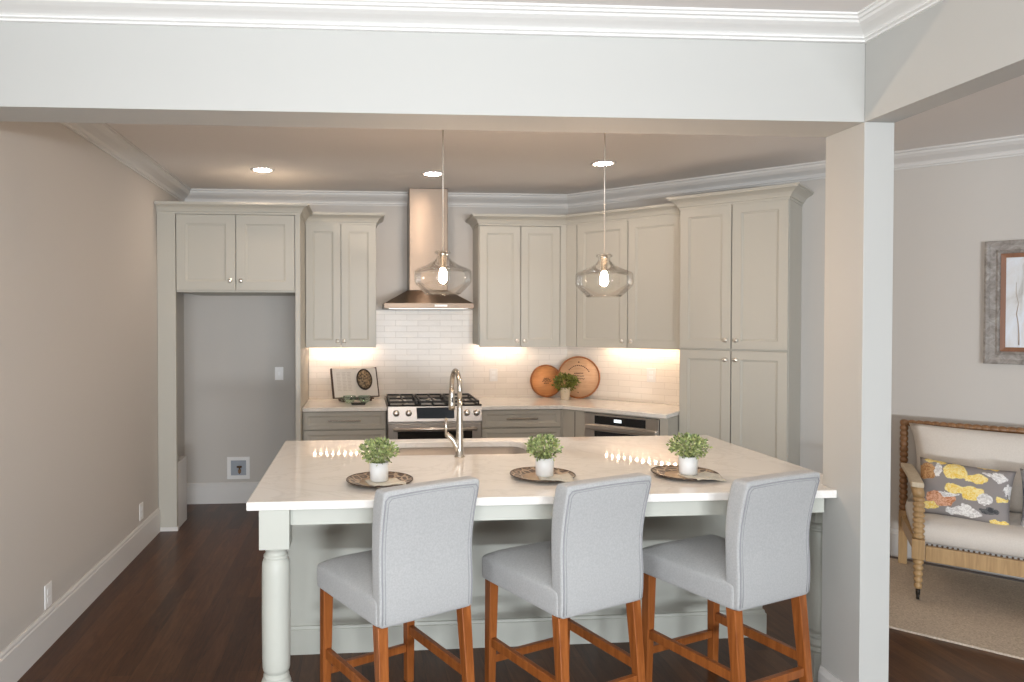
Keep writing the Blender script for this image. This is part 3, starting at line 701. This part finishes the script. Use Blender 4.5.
# ---------------------------------------------------------------- bar stools (origin at seat centre on the floor, faces +y)
def make_stool():
    t = thing('bar_stool', '', 'bar stool', group='grey upholstered bar stools at the island')
    # seat
    def R(hx, hy, r, z, dy=0): return [(p[0] * (0.95 + 0.05 * p[1] / 0.25) + 0.012 * (0.25 - p[1]) / 0.5, p[1], p[2]) for p in rrect(0, 0.012 + dy, hx, hy, r, z, 5)]
    rings = [R(0.205, 0.220, 0.014, 0.497), R(0.226, 0.240, 0.016, 0.499), R(0.229, 0.243, 0.018, 0.506), R(0.230, 0.244, 0.018, 0.55), R(0.230, 0.244, 0.018, 0.588), R(0.226, 0.240, 0.020, 0.597), R(0.205, 0.220, 0.030, 0.611), R(0.165, 0.185, 0.036, 0.631), R(0.105, 0.125, 0.034, 0.648), R(0.045, 0.06, 0.03, 0.655)]
    MB().loft(rings).build('seat', M['linen'], t, sub=1)
    # back: lofted up a gently waisted, backward leaning curve
    BX = 0.013
    prof = [(0.497, -0.214, 0.200, 0.024), (0.500, -0.214, 0.205, 0.030), (0.56, -0.216, 0.206, 0.033), (0.64, -0.215, 0.206, 0.033), (0.72, -0.210, 0.205, 0.032), (0.79, -0.211, 0.206, 0.034),
            (0.87, -0.221, 0.208, 0.037), (0.94, -0.236, 0.210, 0.039), (0.985, -0.248, 0.211, 0.038), (1.001, -0.252, 0.208, 0.034), (1.006, -0.253, 0.200, 0.024)]
    rings = [rrect(BX, y, hx, hy, 0.010, z, 3) for z, y, hx, hy in prof]
    # arch the top edge slightly
    for k in range(7, 11): rings[k] = [(p[0], p[1], p[2] + 0.007 * (1 - ((p[0] - BX) / 0.22) ** 2) * (k - 6) / 4) for p in rings[k]]
    bk = MB().loft(rings).build('backrest', M['linen'], t, sub=1)
    # double-stitched piping round the rear face
    def yr(z):
        for (z0, y0, _, h0), (z1, y1, _, h1) in zip(prof, prof[1:]):
            if z0 <= z <= z1: f_ = (z - z0) / (z1 - z0); return (y0 + (y1 - y0) * f_) - (h0 + (h1 - h0) * f_)
        return prof[-2][1] - prof[-2][3]
    def xr(z):
        for (z0, _, a0, _h), (z1, _, a1, _g) in zip(prof, prof[1:]):
            if z0 <= z <= z1: return a0 + (a1 - a0) * (z - z0) / (z1 - z0) - 0.010
        return 0.2
    for ins in (0.0, 0.013):
        pts = []; zt = 0.984 - ins * 0.7
        for k in range(13): z = 0.512 + k * (zt - 0.014 - 0.512) / 12; pts.append((-xr(z) + ins, yr(z) - 0.0004, z))
        for k in range(0, 11): u = (-1 + 2 * k / 10) * (xr(zt) - 0.012 - ins); z = zt + 0.006 * (1 - (u / 0.2) ** 2); pts.append((u, yr(zt) - 0.0006, z))
        for k in range(12, -1, -1): z = 0.512 + k * (zt - 0.014 - 0.512) / 12; pts.append((xr(z) - ins, yr(z) - 0.0004, z))
        pts = [(p[0] + BX, p[1], p[2]) for p in pts]
        MB().tube(pts, 0.0026 if ins == 0 else 0.0012, 6).build('piping', M['seam'], bk)
    # legs
    LG = {}
    for nm, (tx, ty, bx, by) in dict(fl=(-0.198, 0.214, -0.202, 0.222), fr=(0.198, 0.214, 0.202, 0.222), rl=(-0.171, -0.208, -0.180, -0.258), rr=(0.197, -0.208, 0.204, -0.258)).items():
        MB().leg((bx, by, 0.0), 0.034, (tx, ty, 0.499), 0.043).build('leg', M['stoolwood'], t, bev=0.003)
        LG[nm] = lambda z, a=(tx, ty), b=(bx, by): (b[0] + (a[0] - b[0]) * z / 0.5, b[1] + (a[1] - b[1]) * z / 0.5, z)
    def rung(a, b, za, zb, w_=0.022, h_=0.034):
        p, q_ = Vector(LG[a](za)), Vector(LG[b](zb)); d_ = (q_ - p).normalized() * 0.019
        MB().bar(p + d_, q_ - d_, w_, h_).build('rung', M['stoolwood'], t, bev=0.003)
    rung('fl', 'rl', 0.235, 0.235, 0.024, 0.040); rung('fr', 'rr', 0.238, 0.238, 0.024, 0.040); rung('fl', 'fr', 0.155, 0.155); rung('rl', 'rr', 0.190, 0.190)
    for k in ('fl', 'fr'):
        p = LG[k](0.232); s_ = -1 if k == 'fl' else 1
        MB().lathe([(0.001, -0.003), (0.005, -0.002), (0.005, 0.001), (0.001, 0.002)], 10, Matrix.Translation((p[0], p[1] - 0.0215, p[2])) @ Matrix.Rotation(PI / 2, 4, 'X')).build('screw_cap', M['knob'], t)
    return t
st = make_stool()
spots = [(0.129, 2.763, 26.5, 'pale grey upholstered bar stool nearest the left turned island post'),
         (0.822, 2.785, 22.5, 'pale grey upholstered bar stool, middle of three at the island'),
         (1.522, 2.795, 20.5, 'pale grey upholstered bar stool beside the white column')]
for i, (x, y, a, lab) in enumerate(spots):
    s_ = st if i == 0 else dup(st)
    s_.location = (x - 0.004, y, 0); s_.rotation_euler = (0, 0, math.radians(a)); s_['label'] = lab

# ---------------------------------------------------------------- pendants and downlights
def pendant(x, y, z, label):
    t = thing('pendant_light', label, 'pendant light', (x, y, z), group='glass pendants over the island')
    # z = centre of the wide part
    out = [(0.026, 0.124), (0.040, 0.117), (0.038, 0.109), (0.026, 0.103), (0.028, 0.092), (0.042, 0.074), (0.070, 0.056), (0.106, 0.041), (0.130, 0.031), (0.137, 0.022), (0.138, -0.022), (0.134, -0.034), (0.112, -0.058), (0.094, -0.077), (0.084, -0.083)]
    MB().lathe(out, 40, caps=False).build('glass_shade', M['glass'], t)
    MB().lathe([(0.080, -0.082), (0.086, -0.081), (0.088, -0.086), (0.081, -0.088), (0.080, -0.082)], 36, caps=False).build('shade_rim', M['glass'], t)
    MB().lathe([(0.001, 0.118), (0.012, 0.118), (0.018, 0.110), (0.018, 0.100), (0.015, 0.098), (0.016, 0.040), (0.013, 0.036), (0.001, 0.036)], 20).build('socket', M['nickel'], t)
    MB().lathe([(0.010, 0.036), (0.014, 0.028), (0.018, 0.010), (0.019, -0.006), (0.017, -0.022), (0.010, -0.032), (0.001, -0.035)], 20).build('bulb', M['bulb'], t)
    MB().tube([(0, 0, 0.118), (0, 0, H - z - 0.02)], 0.0035, 8).build('cord', M['cord'], t)
    MB().lathe([(0.06, H - z - 0.0008), (0.06, H - z - 0.012), (0.052, H - z - 0.022), (0.001, H - z - 0.024)], 28).build('canopy', M['nickel'], t)
pendant(0.388, 3.30, 1.822, 'clear glass pendant light in front of the range hood')
pendant(1.183, 3.30, 1.812, 'clear glass pendant light in front of the corner cabinets')
for x, y, lab in ((-0.742, 5.27, 'recessed ceiling light above the refrigerator surround'), (0.546, 5.306, 'recessed ceiling light above the range hood area'), (1.731, 4.856, 'recessed ceiling light nearest the pantry')):
    t = thing('recessed_light', lab, 'ceiling light', (x, y, H), group=None)
    MB().lathe([(0.066, -0.0005), (0.092, -0.0005), (0.092, -0.004), (0.084, -0.008), (0.066, -0.006), (0.066, -0.0005)], 32, caps=False).build('trim_ring', M['trim'], t)
    MB().lathe([(0.001, -0.001), (0.0655, -0.001), (0.0655, -0.0035), (0.001, -0.0035)], 28).build('lens', M['can'], t)

# ---------------------------------------------------------------- counter top things
# round boards leaning on the tile
def board(cx, yb, zc, r, face, label, big):
    lean = math.radians(6); t = thing('round_board', label, 'cutting board', (cx, yb, 0.9145))
    t.rotation_euler = (-lean, 0, 0)
    mx = Matrix.Translation((0, 0, r)) @ Matrix.Rotation(PI / 2, 4, 'X')
    MB().lathe([(r - 0.006, -0.009), (r, -0.006), (r, 0.007), (r - 0.004, 0.010), (r - 0.011, 0.010), (r - 0.013, 0.006), (r - 0.013, -0.009)], 56, mx, caps=False).build('rim', M['board_rim'], t)
    MB().lathe([(0.001, -0.008), (r - 0.0135, -0.008), (r - 0.0135, 0.0055), (0.001, 0.0055)], 56, mx).build('face', face, t)
    mb = MB(); yf = -0.0062; rnd = random.Random(3 if big else 4)
    rows = ((0.035, 0.075), (0.012, 0.10), (-0.012, 0.085)) if big else ((0.022, 0.045), (0.010, 0.060), (-0.002, 0.075), (-0.020, 0.045))
    for z, w_ in rows:
        x = -w_ / 2
        while x < w_ / 2:
            l = rnd.uniform(0.006, 0.014); h_ = rnd.uniform(0.004, 0.009) if big else rnd.uniform(0.003, 0.008)
            mb.bar((x, yf, r + z - h_ / 2 + rnd.uniform(-.003, .003)), (x + l, yf, r + z + h_ / 2), 0.0012, 0.0055); x += l + 0.0025
    if big:
        for k in range(13):
            a = math.radians(145 - k * 9.2); rr = r * 0.56; a2 = a - math.radians(6)
            mb.bar((rr * math.cos(a), yf, r + rr * math.sin(a)), (rr * math.cos(a2), yf, r + rr * math.sin(a2)), 0.0012, 0.008)
        for sgn in (-1, 1): mb.bar((-0.006, yf, r + sgn * r * 0.72), (0.006, yf, r + sgn * r * 0.72), 0.0012, 0.010)
    mb.build('burned_marking', M['burn'], t)
board(1.664, 6.118, 0, 0.147, M['board_orange'], 'smaller bright orange round wooden board leaning on the tile', False)
bt_ = 1.916
board(bt_, 5.993, 0, 0.188, M['board_tan'], 'larger tan round wooden board with burned lettering in the corner', True)
bpy.data.objects[[o.name for o in bpy.data.objects if o.name.startswith('round_board')][-1]].rotation_euler = (-math.radians(5), 0, math.radians(-28))
t = thing('potted_plant', 'small leafy plant in a ribbed metallic pot before the round boards', 'plant', (1.778, 5.925, 0.9145))
pr = [(0.034, 0), (0.036, 0.003)]
for k in range(7): pr += [(0.0375 + k * 0.0018, 0.010 + k * 0.013), (0.0365 + k * 0.0018, 0.016 + k * 0.013)]
pr += [(0.052, 0.103), (0.050, 0.106), (0.047, 0.100), (0.001, 0.096)]
MB().lathe(pr, 28).build('pot', M['pewter'], t)
mb = MB(); leaves(mb, (0, 0, 0.150), 0.085, 0.055, 420, 0.034, 77); stems(mb, (0, 0, 0.097), (0, 0, 0.15), 0.08, 0.05, 26, 5); mb.build('foliage', M['leaf_dark'], t)

# cookbook on a stand
t = thing('cookbook', 'open cookbook with basket picture standing on the counter left of range', 'book', (-0.048, 5.945, 0.9455))
t.rotation_euler = (math.radians(-19), 0, math.radians(19))
def page(sgn):
    mb = MB(); n = 12; ri = []
    for k in range(n + 1):
        u = k / n; x = sgn * u * 0.196; y = -0.010 - 0.014 * math.sin(min(1, u * 1.6) * PI * 0.62) * (1 - 0.55 * u)
        ri.append([(x, y, 0.006), (x, 0.004, 0.006), (x, 0.004, 0.252), (x, y, 0.252)])
    return mb.loft(ri, smooth=False)
page(-1).build('left_page', M['paper'], t); page(1).build('right_page', M['paper'], t)
for s_ in (-1, 1):
    MB().box(min(s_ * 0.196, s_ * 0.208), max(s_ * 0.196, s_ * 0.208), -0.012, 0.010, 0.0, 0.262).build('cover_edge', M['cover'], t)
MB().box(-0.196, 0.196, 0.0045, 0.010, 0.0, 0.258).build('cover', M['cover'], t)
mx = Matrix.Translation((0.078, -0.0285, 0.150)) @ Matrix.Rotation(PI / 2, 4, 'X') @ Matrix.Diagonal((0.76, 1.0, 1, 1))
MB().lathe([(0.001, 0), (0.084, 0), (0.084, 0.008), (0.001, 0.008)], 36, mx).build('basket_picture', M['basket'], t)
mx2 = Matrix.Translation((0.078, -0.0305, 0.150)) @ Matrix.Rotation(PI / 2, 4, 'X') @ Matrix.Diagonal((0.76, 1.0, 1, 1))
MB().lathe([(0.078, 0), (0.094, 0), (0.094, 0.006), (0.078, 0.006), (0.078, 0)], 36, mx2, caps=False).build('basket_rim_picture', M['basket_rim'], t)
mb = MB()
for c_ in (-0.15, -0.10, -0.055):
    for k in range(13): mb.box(c_ - 0.018, c_ + 0.018 - (k % 3) * 0.004, -0.0285, -0.0265, 0.215 - k * 0.013, 0.2175 - k * 0.013)
mb.build('printed_text', M['print_grey'], t)
t = thing('book_stand', 'low brown wooden ledge stand holding up the open cookbook', 'stand', (-0.048, 5.945, 0.9146), math.radians(19))
mb = MB().box(-0.15, 0.15, -0.030, 0.045, 0.016, 0.028); mb.build('ledge', M['cover'], t)
for x in (-0.12, 0.12): MB().box(x - 0.010, x + 0.010, -0.028, 0.10, 0.0, 0.0158).build('foot', M['cover'], t)
# glass bowls and dish
def bowl(x, y, z, lab):
    t = thing('glass_bowl', lab, 'bowl', (x, y, z), group='green glass bowls by the cookbook')
    MB().lathe([(0.022, 0.0), (0.030, 0.004), (0.045, 0.022), (0.052, 0.045), (0.053, 0.062), (0.050, 0.062), (0.049, 0.045), (0.042, 0.024), (0.028, 0.008), (0.001, 0.006)], 32).build('bowl_body', M['green_glass'], t)
    MB().tube([(-0.050, 0, 0.052), (-0.066, 0, 0.05), (-0.072, 0, 0.036), (-0.062, 0, 0.024), (-0.046, 0, 0.026)], 0.004, 8).build('handle', M['green_glass'], t)
bowl(-0.105, 5.80, 0.9146, 'pale green glass cup below the left page of the cookbook')
bowl(0.020, 5.80, 0.9146, 'pale green glass cup below the basket picture')
o = MB().loft([rrect(0, 0, 0.055, 0.030, 0.01, 0, 4), rrect(0, 0, 0.062, 0.036, 0.012, 0.014, 4), rrect(0, 0, 0.058, 0.032, 0.010, 0.014, 4), rrect(0, 0, 0.052, 0.028, 0.008, 0.004, 4)]).build('tray', M['lacquer'], loc=(-0.030, 5.70, 0.9146))
tag(o, 'tiny black tray in front of the green glass cups', 'tray')

# ---------------------------------------------------------------- electrical plates
def plate(loc, rz, w_, h_, lab, kind, cat='outlet'):
    t = thing(kind, lab, cat, loc, rz)     # local front -y
    MB().box(-w_ / 2, w_ / 2, -0.006, 0, -h_ / 2, h_ / 2).build('cover_plate', M['white_plastic'], t, bev=0.002)
    if kind == 'wall_outlet':
        for dz in (-0.021, 0.021): MB().box(-0.017, 0.017, -0.008, -0.0061, dz - 0.014, dz + 0.014).build('receptacle', M['ceramic'], t)
    else: MB().box(-0.008, 0.008, -0.010, -0.0061, -0.016, 0.016).build('toggle', M['ceramic'], t)
    return t
plate((LX, 3.525, 0.252), PI / 2, 0.075, 0.118, 'white wall outlet on the left wall, nearest the viewer', 'wall_outlet')
plate((LX, 4.97, 0.268), PI / 2, 0.075, 0.118, 'white wall outlet on the left wall, near the refrigerator surround', 'wall_outlet')
plate((-0.730, BY, 1.14), 0, 0.073, 0.115, 'white light switch inside the refrigerator alcove', 'light_switch', 'switch')
plate((1.185, BY - 0.010, 1.115), 0, 0.073, 0.115, 'white wall outlet on the tile between range and round boards', 'wall_outlet')
c_ = D(0.786, -0.010); plate((c_[0], c_[1], 1.15), DG, 0.073, 0.115, 'white wall outlet on the tile of the angled wall', 'wall_outlet')
t = thing('water_supply_box', 'square white ice-maker supply box low in the refrigerator alcove', 'outlet box', (-1.086, BY, 0.310))
mb = MB(); a_, b_ = 0.098, 0.066
mb.box(-a_, a_, -0.008, 0, b_, a_); mb.box(-a_, a_, -0.008, 0, -a_, -b_); mb.box(-a_, -b_, -0.008, 0, -b_, b_); mb.box(b_, a_, -0.008, 0, -b_, b_)
mb.build('frame', M['white_plastic'], t, bev=0.002)
MB().box(-b_, b_, -0.003, 0, -b_, b_).build('recess', mat('grey_recess', (0.33, 0.36, 0.40), 0.5), t)
mb = MB().tube([(0.01, -0.012, -0.05), (0.01, -0.012, 0.005)], 0.007, 8); mb.tube([(-0.012, -0.014, 0.010), (0.030, -0.014, 0.010)], 0.009, 8); mb.box(0.0, 0.024, -0.024, -0.008, -0.04, -0.012)
mb.build('valve', mat('brass_valve', (0.18, 0.10, 0.05), 0.35, 0.7), t)

# ---------------------------------------------------------------- sitting corner on the right
o = MB().box(2.18, 4.5, -1.358, -0.11, 0.001, 0.012).build('area_rug', M['rug'], loc=(CX, CY, 0), rot=(0, 0, DG)); tag(o, 'beige woven jute rug under the spool settee', 'rug')

def spool(n, r0, r1):
    """n beads, radius r0 in the grooves and r1 on the beads, t from 0 to 1"""
    pr = [(r0 * 0.9, 0)]
    for k in range(n):
        for f_ in (0.12, 0.3, 0.5, 0.7, 0.88): pr.append((r0 + (r1 - r0) * math.sin(PI * f_) ** 0.7, (k + f_) / n))
        pr.append((r0, (k + 1) / n))
    return pr
sx, sy = D(2.545, -0.165)
t = thing('spool_settee', 'spool-turned oak settee with cream upholstered seat and back cushion', 'settee', (sx, sy, 0), DG + math.radians(3))
W_ = 1.36; FY = -0.68; IN = 0.098
# posts (local: x right along the wall, y toward wall, front at FY)
for x in (0.0, W_):
    MB().lathe2(spool(17, 0.017, 0.024), (x, 0, 0.36), (x, 0.0, 0.955)).build('back_post', M['spool_dark'], t)
    MB().box(x - 0.024, x + 0.024, -0.024, 0.024, 0.012, 0.36).build('back_leg', M['spool'], t, bev=0.003)
MB().lathe2(spool(34, 0.017, 0.023), (-0.02, 0, 0.937), (W_ + 0.02, 0, 0.937)).build('top_rail', M['spool_dark'], t)
for k in range(11):
    x = 0.12 + k * (W_ - 0.24) / 10
    MB().lathe2(spool(9, 0.010, 0.015), (x, 0, 0.45), (x, 0, 0.925), 10).build('spindle', M['spool_dark'], t)
for x, sgn in ((IN, -1), (W_ - IN, 1)):
    MB().box(x - 0.031, x + 0.031, FY - 0.028, FY + 0.030, 0.248, 0.362).build('leg_block', M['spool'], t, bev=0.004)
    lg = MB().lathe2([(r * (0.70 + 0.3 * tt), tt) for r, tt in spool(5, 0.018, 0.028)], (x, FY, 0.075), (x, FY, 0.248)).build('front_leg', M['spool'], t)
    mb = MB().lathe2([(0.011, 0), (0.011, 1)], (x, FY, 0.040), (x, FY, 0.076), 10)
    mb.lathe([(0.001, -0.008), (0.020, -0.007), (0.022, 0), (0.020, 0.007), (0.001, 0.008)], 18, Matrix.Translation((x, FY, 0.034)) @ Matrix.Rotation(PI / 2, 4, 'Y'))
    mb.build('caster', M['caster'], lg)
    MB().lathe2(spool(8, 0.020, 0.030), (x, FY, 0.362), (x, FY + 0.01, 0.600)).build('arm_post', M['spool'], t)
    MB().tube([(x, FY + 0.010, 0.600), (x - 0.004, FY + 0.012, 0.625), (x - 0.010, FY + 0.030, 0.645), (x - 0.015, FY + 0.060, 0.655)], [0.028, 0.030, 0.030, 0.026], 14).build('arm_scroll', M['spool'], t)
    mb = MB(); ri = []
    for k in range(9):
        u = k / 8; y = FY - 0.010 + u * 0.62; z = 0.672 + 0.010 * math.sin(u * PI); xo = x + sgn * (0.006 + 0.076 * u)
        ri.append([(xo - 0.030, y, z - 0.018), (xo + 0.030, y, z - 0.018), (xo + 0.030, y, z + 0.012), (xo - 0.030, y, z + 0.012)])
    mb.loft(ri, smooth=False).build('arm_pad', M['arm'], t, bev=0.006)
MB().lathe2(spool(5, 0.018, 0.028), (0.62, FY, 0.012), (0.62, FY, 0.248)).build('front_leg', M['spool'], t)
MB().box(IN + 0.032, W_ - IN - 0.032, FY - 0.018, FY + 0.012, 0.243, 0.330).build('seat_rail', M['spool'], t, bev=0.004)
for x, x2 in ((0.004, IN), (W_ - 0.004, W_ - IN)): MB().bar((x, -0.026, 0.29), (x2, FY + 0.034, 0.29), 0.026, 0.08).build('side_rail', M['spool'], t, bev=0.003)
cx_ = W_ / 2
def TP(ring): return [(cx_ + (p[0] - cx_) * (1 - 0.125 * (-p[1]) / 0.68), p[1] * 1.155 + 0.02, p[2]) for p in ring]
rings = [rrect(cx_, -0.30, W_ / 2 - 0.030, 0.268, 0.04, 0.332, 6), rrect(cx_, -0.305, W_ / 2 - 0.012, 0.288, 0.05, 0.345, 6), rrect(cx_, -0.305, W_ / 2 - 0.004, 0.296, 0.055, 0.40, 6), rrect(cx_, -0.305, W_ / 2 - 0.010, 0.290, 0.06, 0.435, 6),
         rrect(cx_, -0.305, W_ / 2 - 0.04, 0.262, 0.06, 0.458, 6), rrect(cx_, -0.305, W_ / 2 - 0.12, 0.19, 0.06, 0.470, 6), rrect(cx_, -0.305, W_ / 2 - 0.3, 0.08, 0.05, 0.474, 6)]
rings = [TP(q_) for q_ in rings]
seat = MB().loft(rings).build('seat_cushion', M['cream'], t)
for k in range(48):
    x = IN + 0.04 + k * (W_ - 2 * IN - 0.08) / 47
    MB().lathe([(0.0062, 0), (0.0055, 0.003), (0.003, 0.005), (0.0005, 0.0055)], 8, Matrix.Translation((x, FY - 0.014, 0.340)) @ Matrix.Rotation(PI / 2, 4, 'X')).build('nailhead', M['nail'], seat)

def pillow(name, w_, h_, th, m, n=22, pinch=0.07):
    mb = MB(); vs = []; idx = {}
    for s_ in (1, -1):
        for a in range(n + 1):
            for b in range(n + 1):
                u = a / n * 2 - 1; v_ = b / n * 2 - 1
                if s_ == -1 and (a in (0, n) or b in (0, n)): idx[(s_, a, b)] = idx[(1, a, b)]; continue
                px = u * w_ / 2 * (1 - pinch * (1 - v_ * v_) * abs(u) ** 3 * 0 - pinch * (1 - abs(v_) ** 2) * abs(u) ** 2)
                pzz = v_ * h_ / 2 * (1 - pinch * (1 - abs(u) ** 2) * abs(v_) ** 2)
                t_ = th / 2 * ((1 - u ** 4) * (1 - v_ ** 4)) ** 0.6
                idx[(s_, a, b)] = len(vs); vs.append((px, -s_ * t_, pzz))
    fs = []
    for s_ in (1, -1):
        for a in range(n):
            for b in range(n):
                f_ = (idx[(s_, a, b)], idx[(s_, a + 1, b)], idx[(s_, a + 1, b + 1)], idx[(s_, a, b + 1)])
                fs.append(f_ if s_ == 1 else f_[::-1])
    return mb.add(vs, fs, True)
def D3(x, y, z): a = D(x, y); return (a[0], a[1], z)
o = pillow('back', 1.24, 0.50, 0.16, None).build('back_cushion', M['cream'], t, loc=(0.648, -0.115, 0.700), rot=(math.radians(-9), 0, 0))
o = pillow('p', 0.445, 0.33, 0.13, None).build('throw_pillow', M['floral'], loc=D3(2.868, -0.590, 0.612), rot=(math.radians(-16), math.radians(3), DG - math.radians(4)))
tag(o, 'grey throw pillow with yellow, orange and white floral print on the settee', 'pillow')
o = pillow('p', 0.40, 0.33, 0.13, None).build('throw_pillow', M['blueprint'], loc=D3(3.315, -0.575, 0.615), rot=(math.radians(-15), 0, DG))
tag(o, 'blue and white printed throw pillow at the right photo edge', 'pillow')

# framed picture
pc = D(2.94, -0.001)
t = thing('framed_picture', 'misty tree painting in a weathered grey frame above the settee', 'picture', (pc[0], pc[1], 1.335), DG)
W2, H2 = 0.62, 0.772
fr = [(0, 0.0), (0, 0.030), (0.010, 0.036), (0.022, 0.030), (0.030, 0.024), (0.056, 0.020), (0.066, 0.026), (0.074, 0.020), (0.080, 0.012), (0.080, 0.0)]
def ringframe(prof, a=0):
    mb = MB(); cs = [(a, a), (W2 - a, a), (W2 - a, H2 - a), (a, H2 - a)]; dr = [(1, 1), (-1, 1), (-1, -1), (1, -1)]
    rings = [[(c[0] + d_[0] * o_, -h_, c[1] + d_[1] * o_) for o_, h_ in prof] for c, d_ in zip(cs, dr)]; rings.append(rings[0])
    return mb.loft(rings, smooth=False, caps=False)
ringframe(fr).build('frame', M['frame_grey'], t)
ringframe([(0.0, 0.0), (0.0, 0.016), (0.026, 0.010), (0.026, 0.0)], 0.080).build('liner', M['frame_brown'], t)
cv = MB().box(0.106, W2 - 0.106, -0.006, 0, 0.106, H2 - 0.106).build('canvas', M['painting'], t)
mb = MB(); rnd = random.Random(9)
for k in range(5):
    x = 0.17 + k * 0.065; pts = [(x, -0.0064, 0.12)]
    for j in range(6): x += rnd.uniform(-0.012, 0.012); pts.append((x, -0.0064, 0.12 + (j + 1) * 0.065))
    mb.tube(pts, [0.004, 0.004, 0.003, 0.003, 0.002, 0.0015, 0.001], 5)
mb.build('painted_trees', M['paint_tree'], cv)
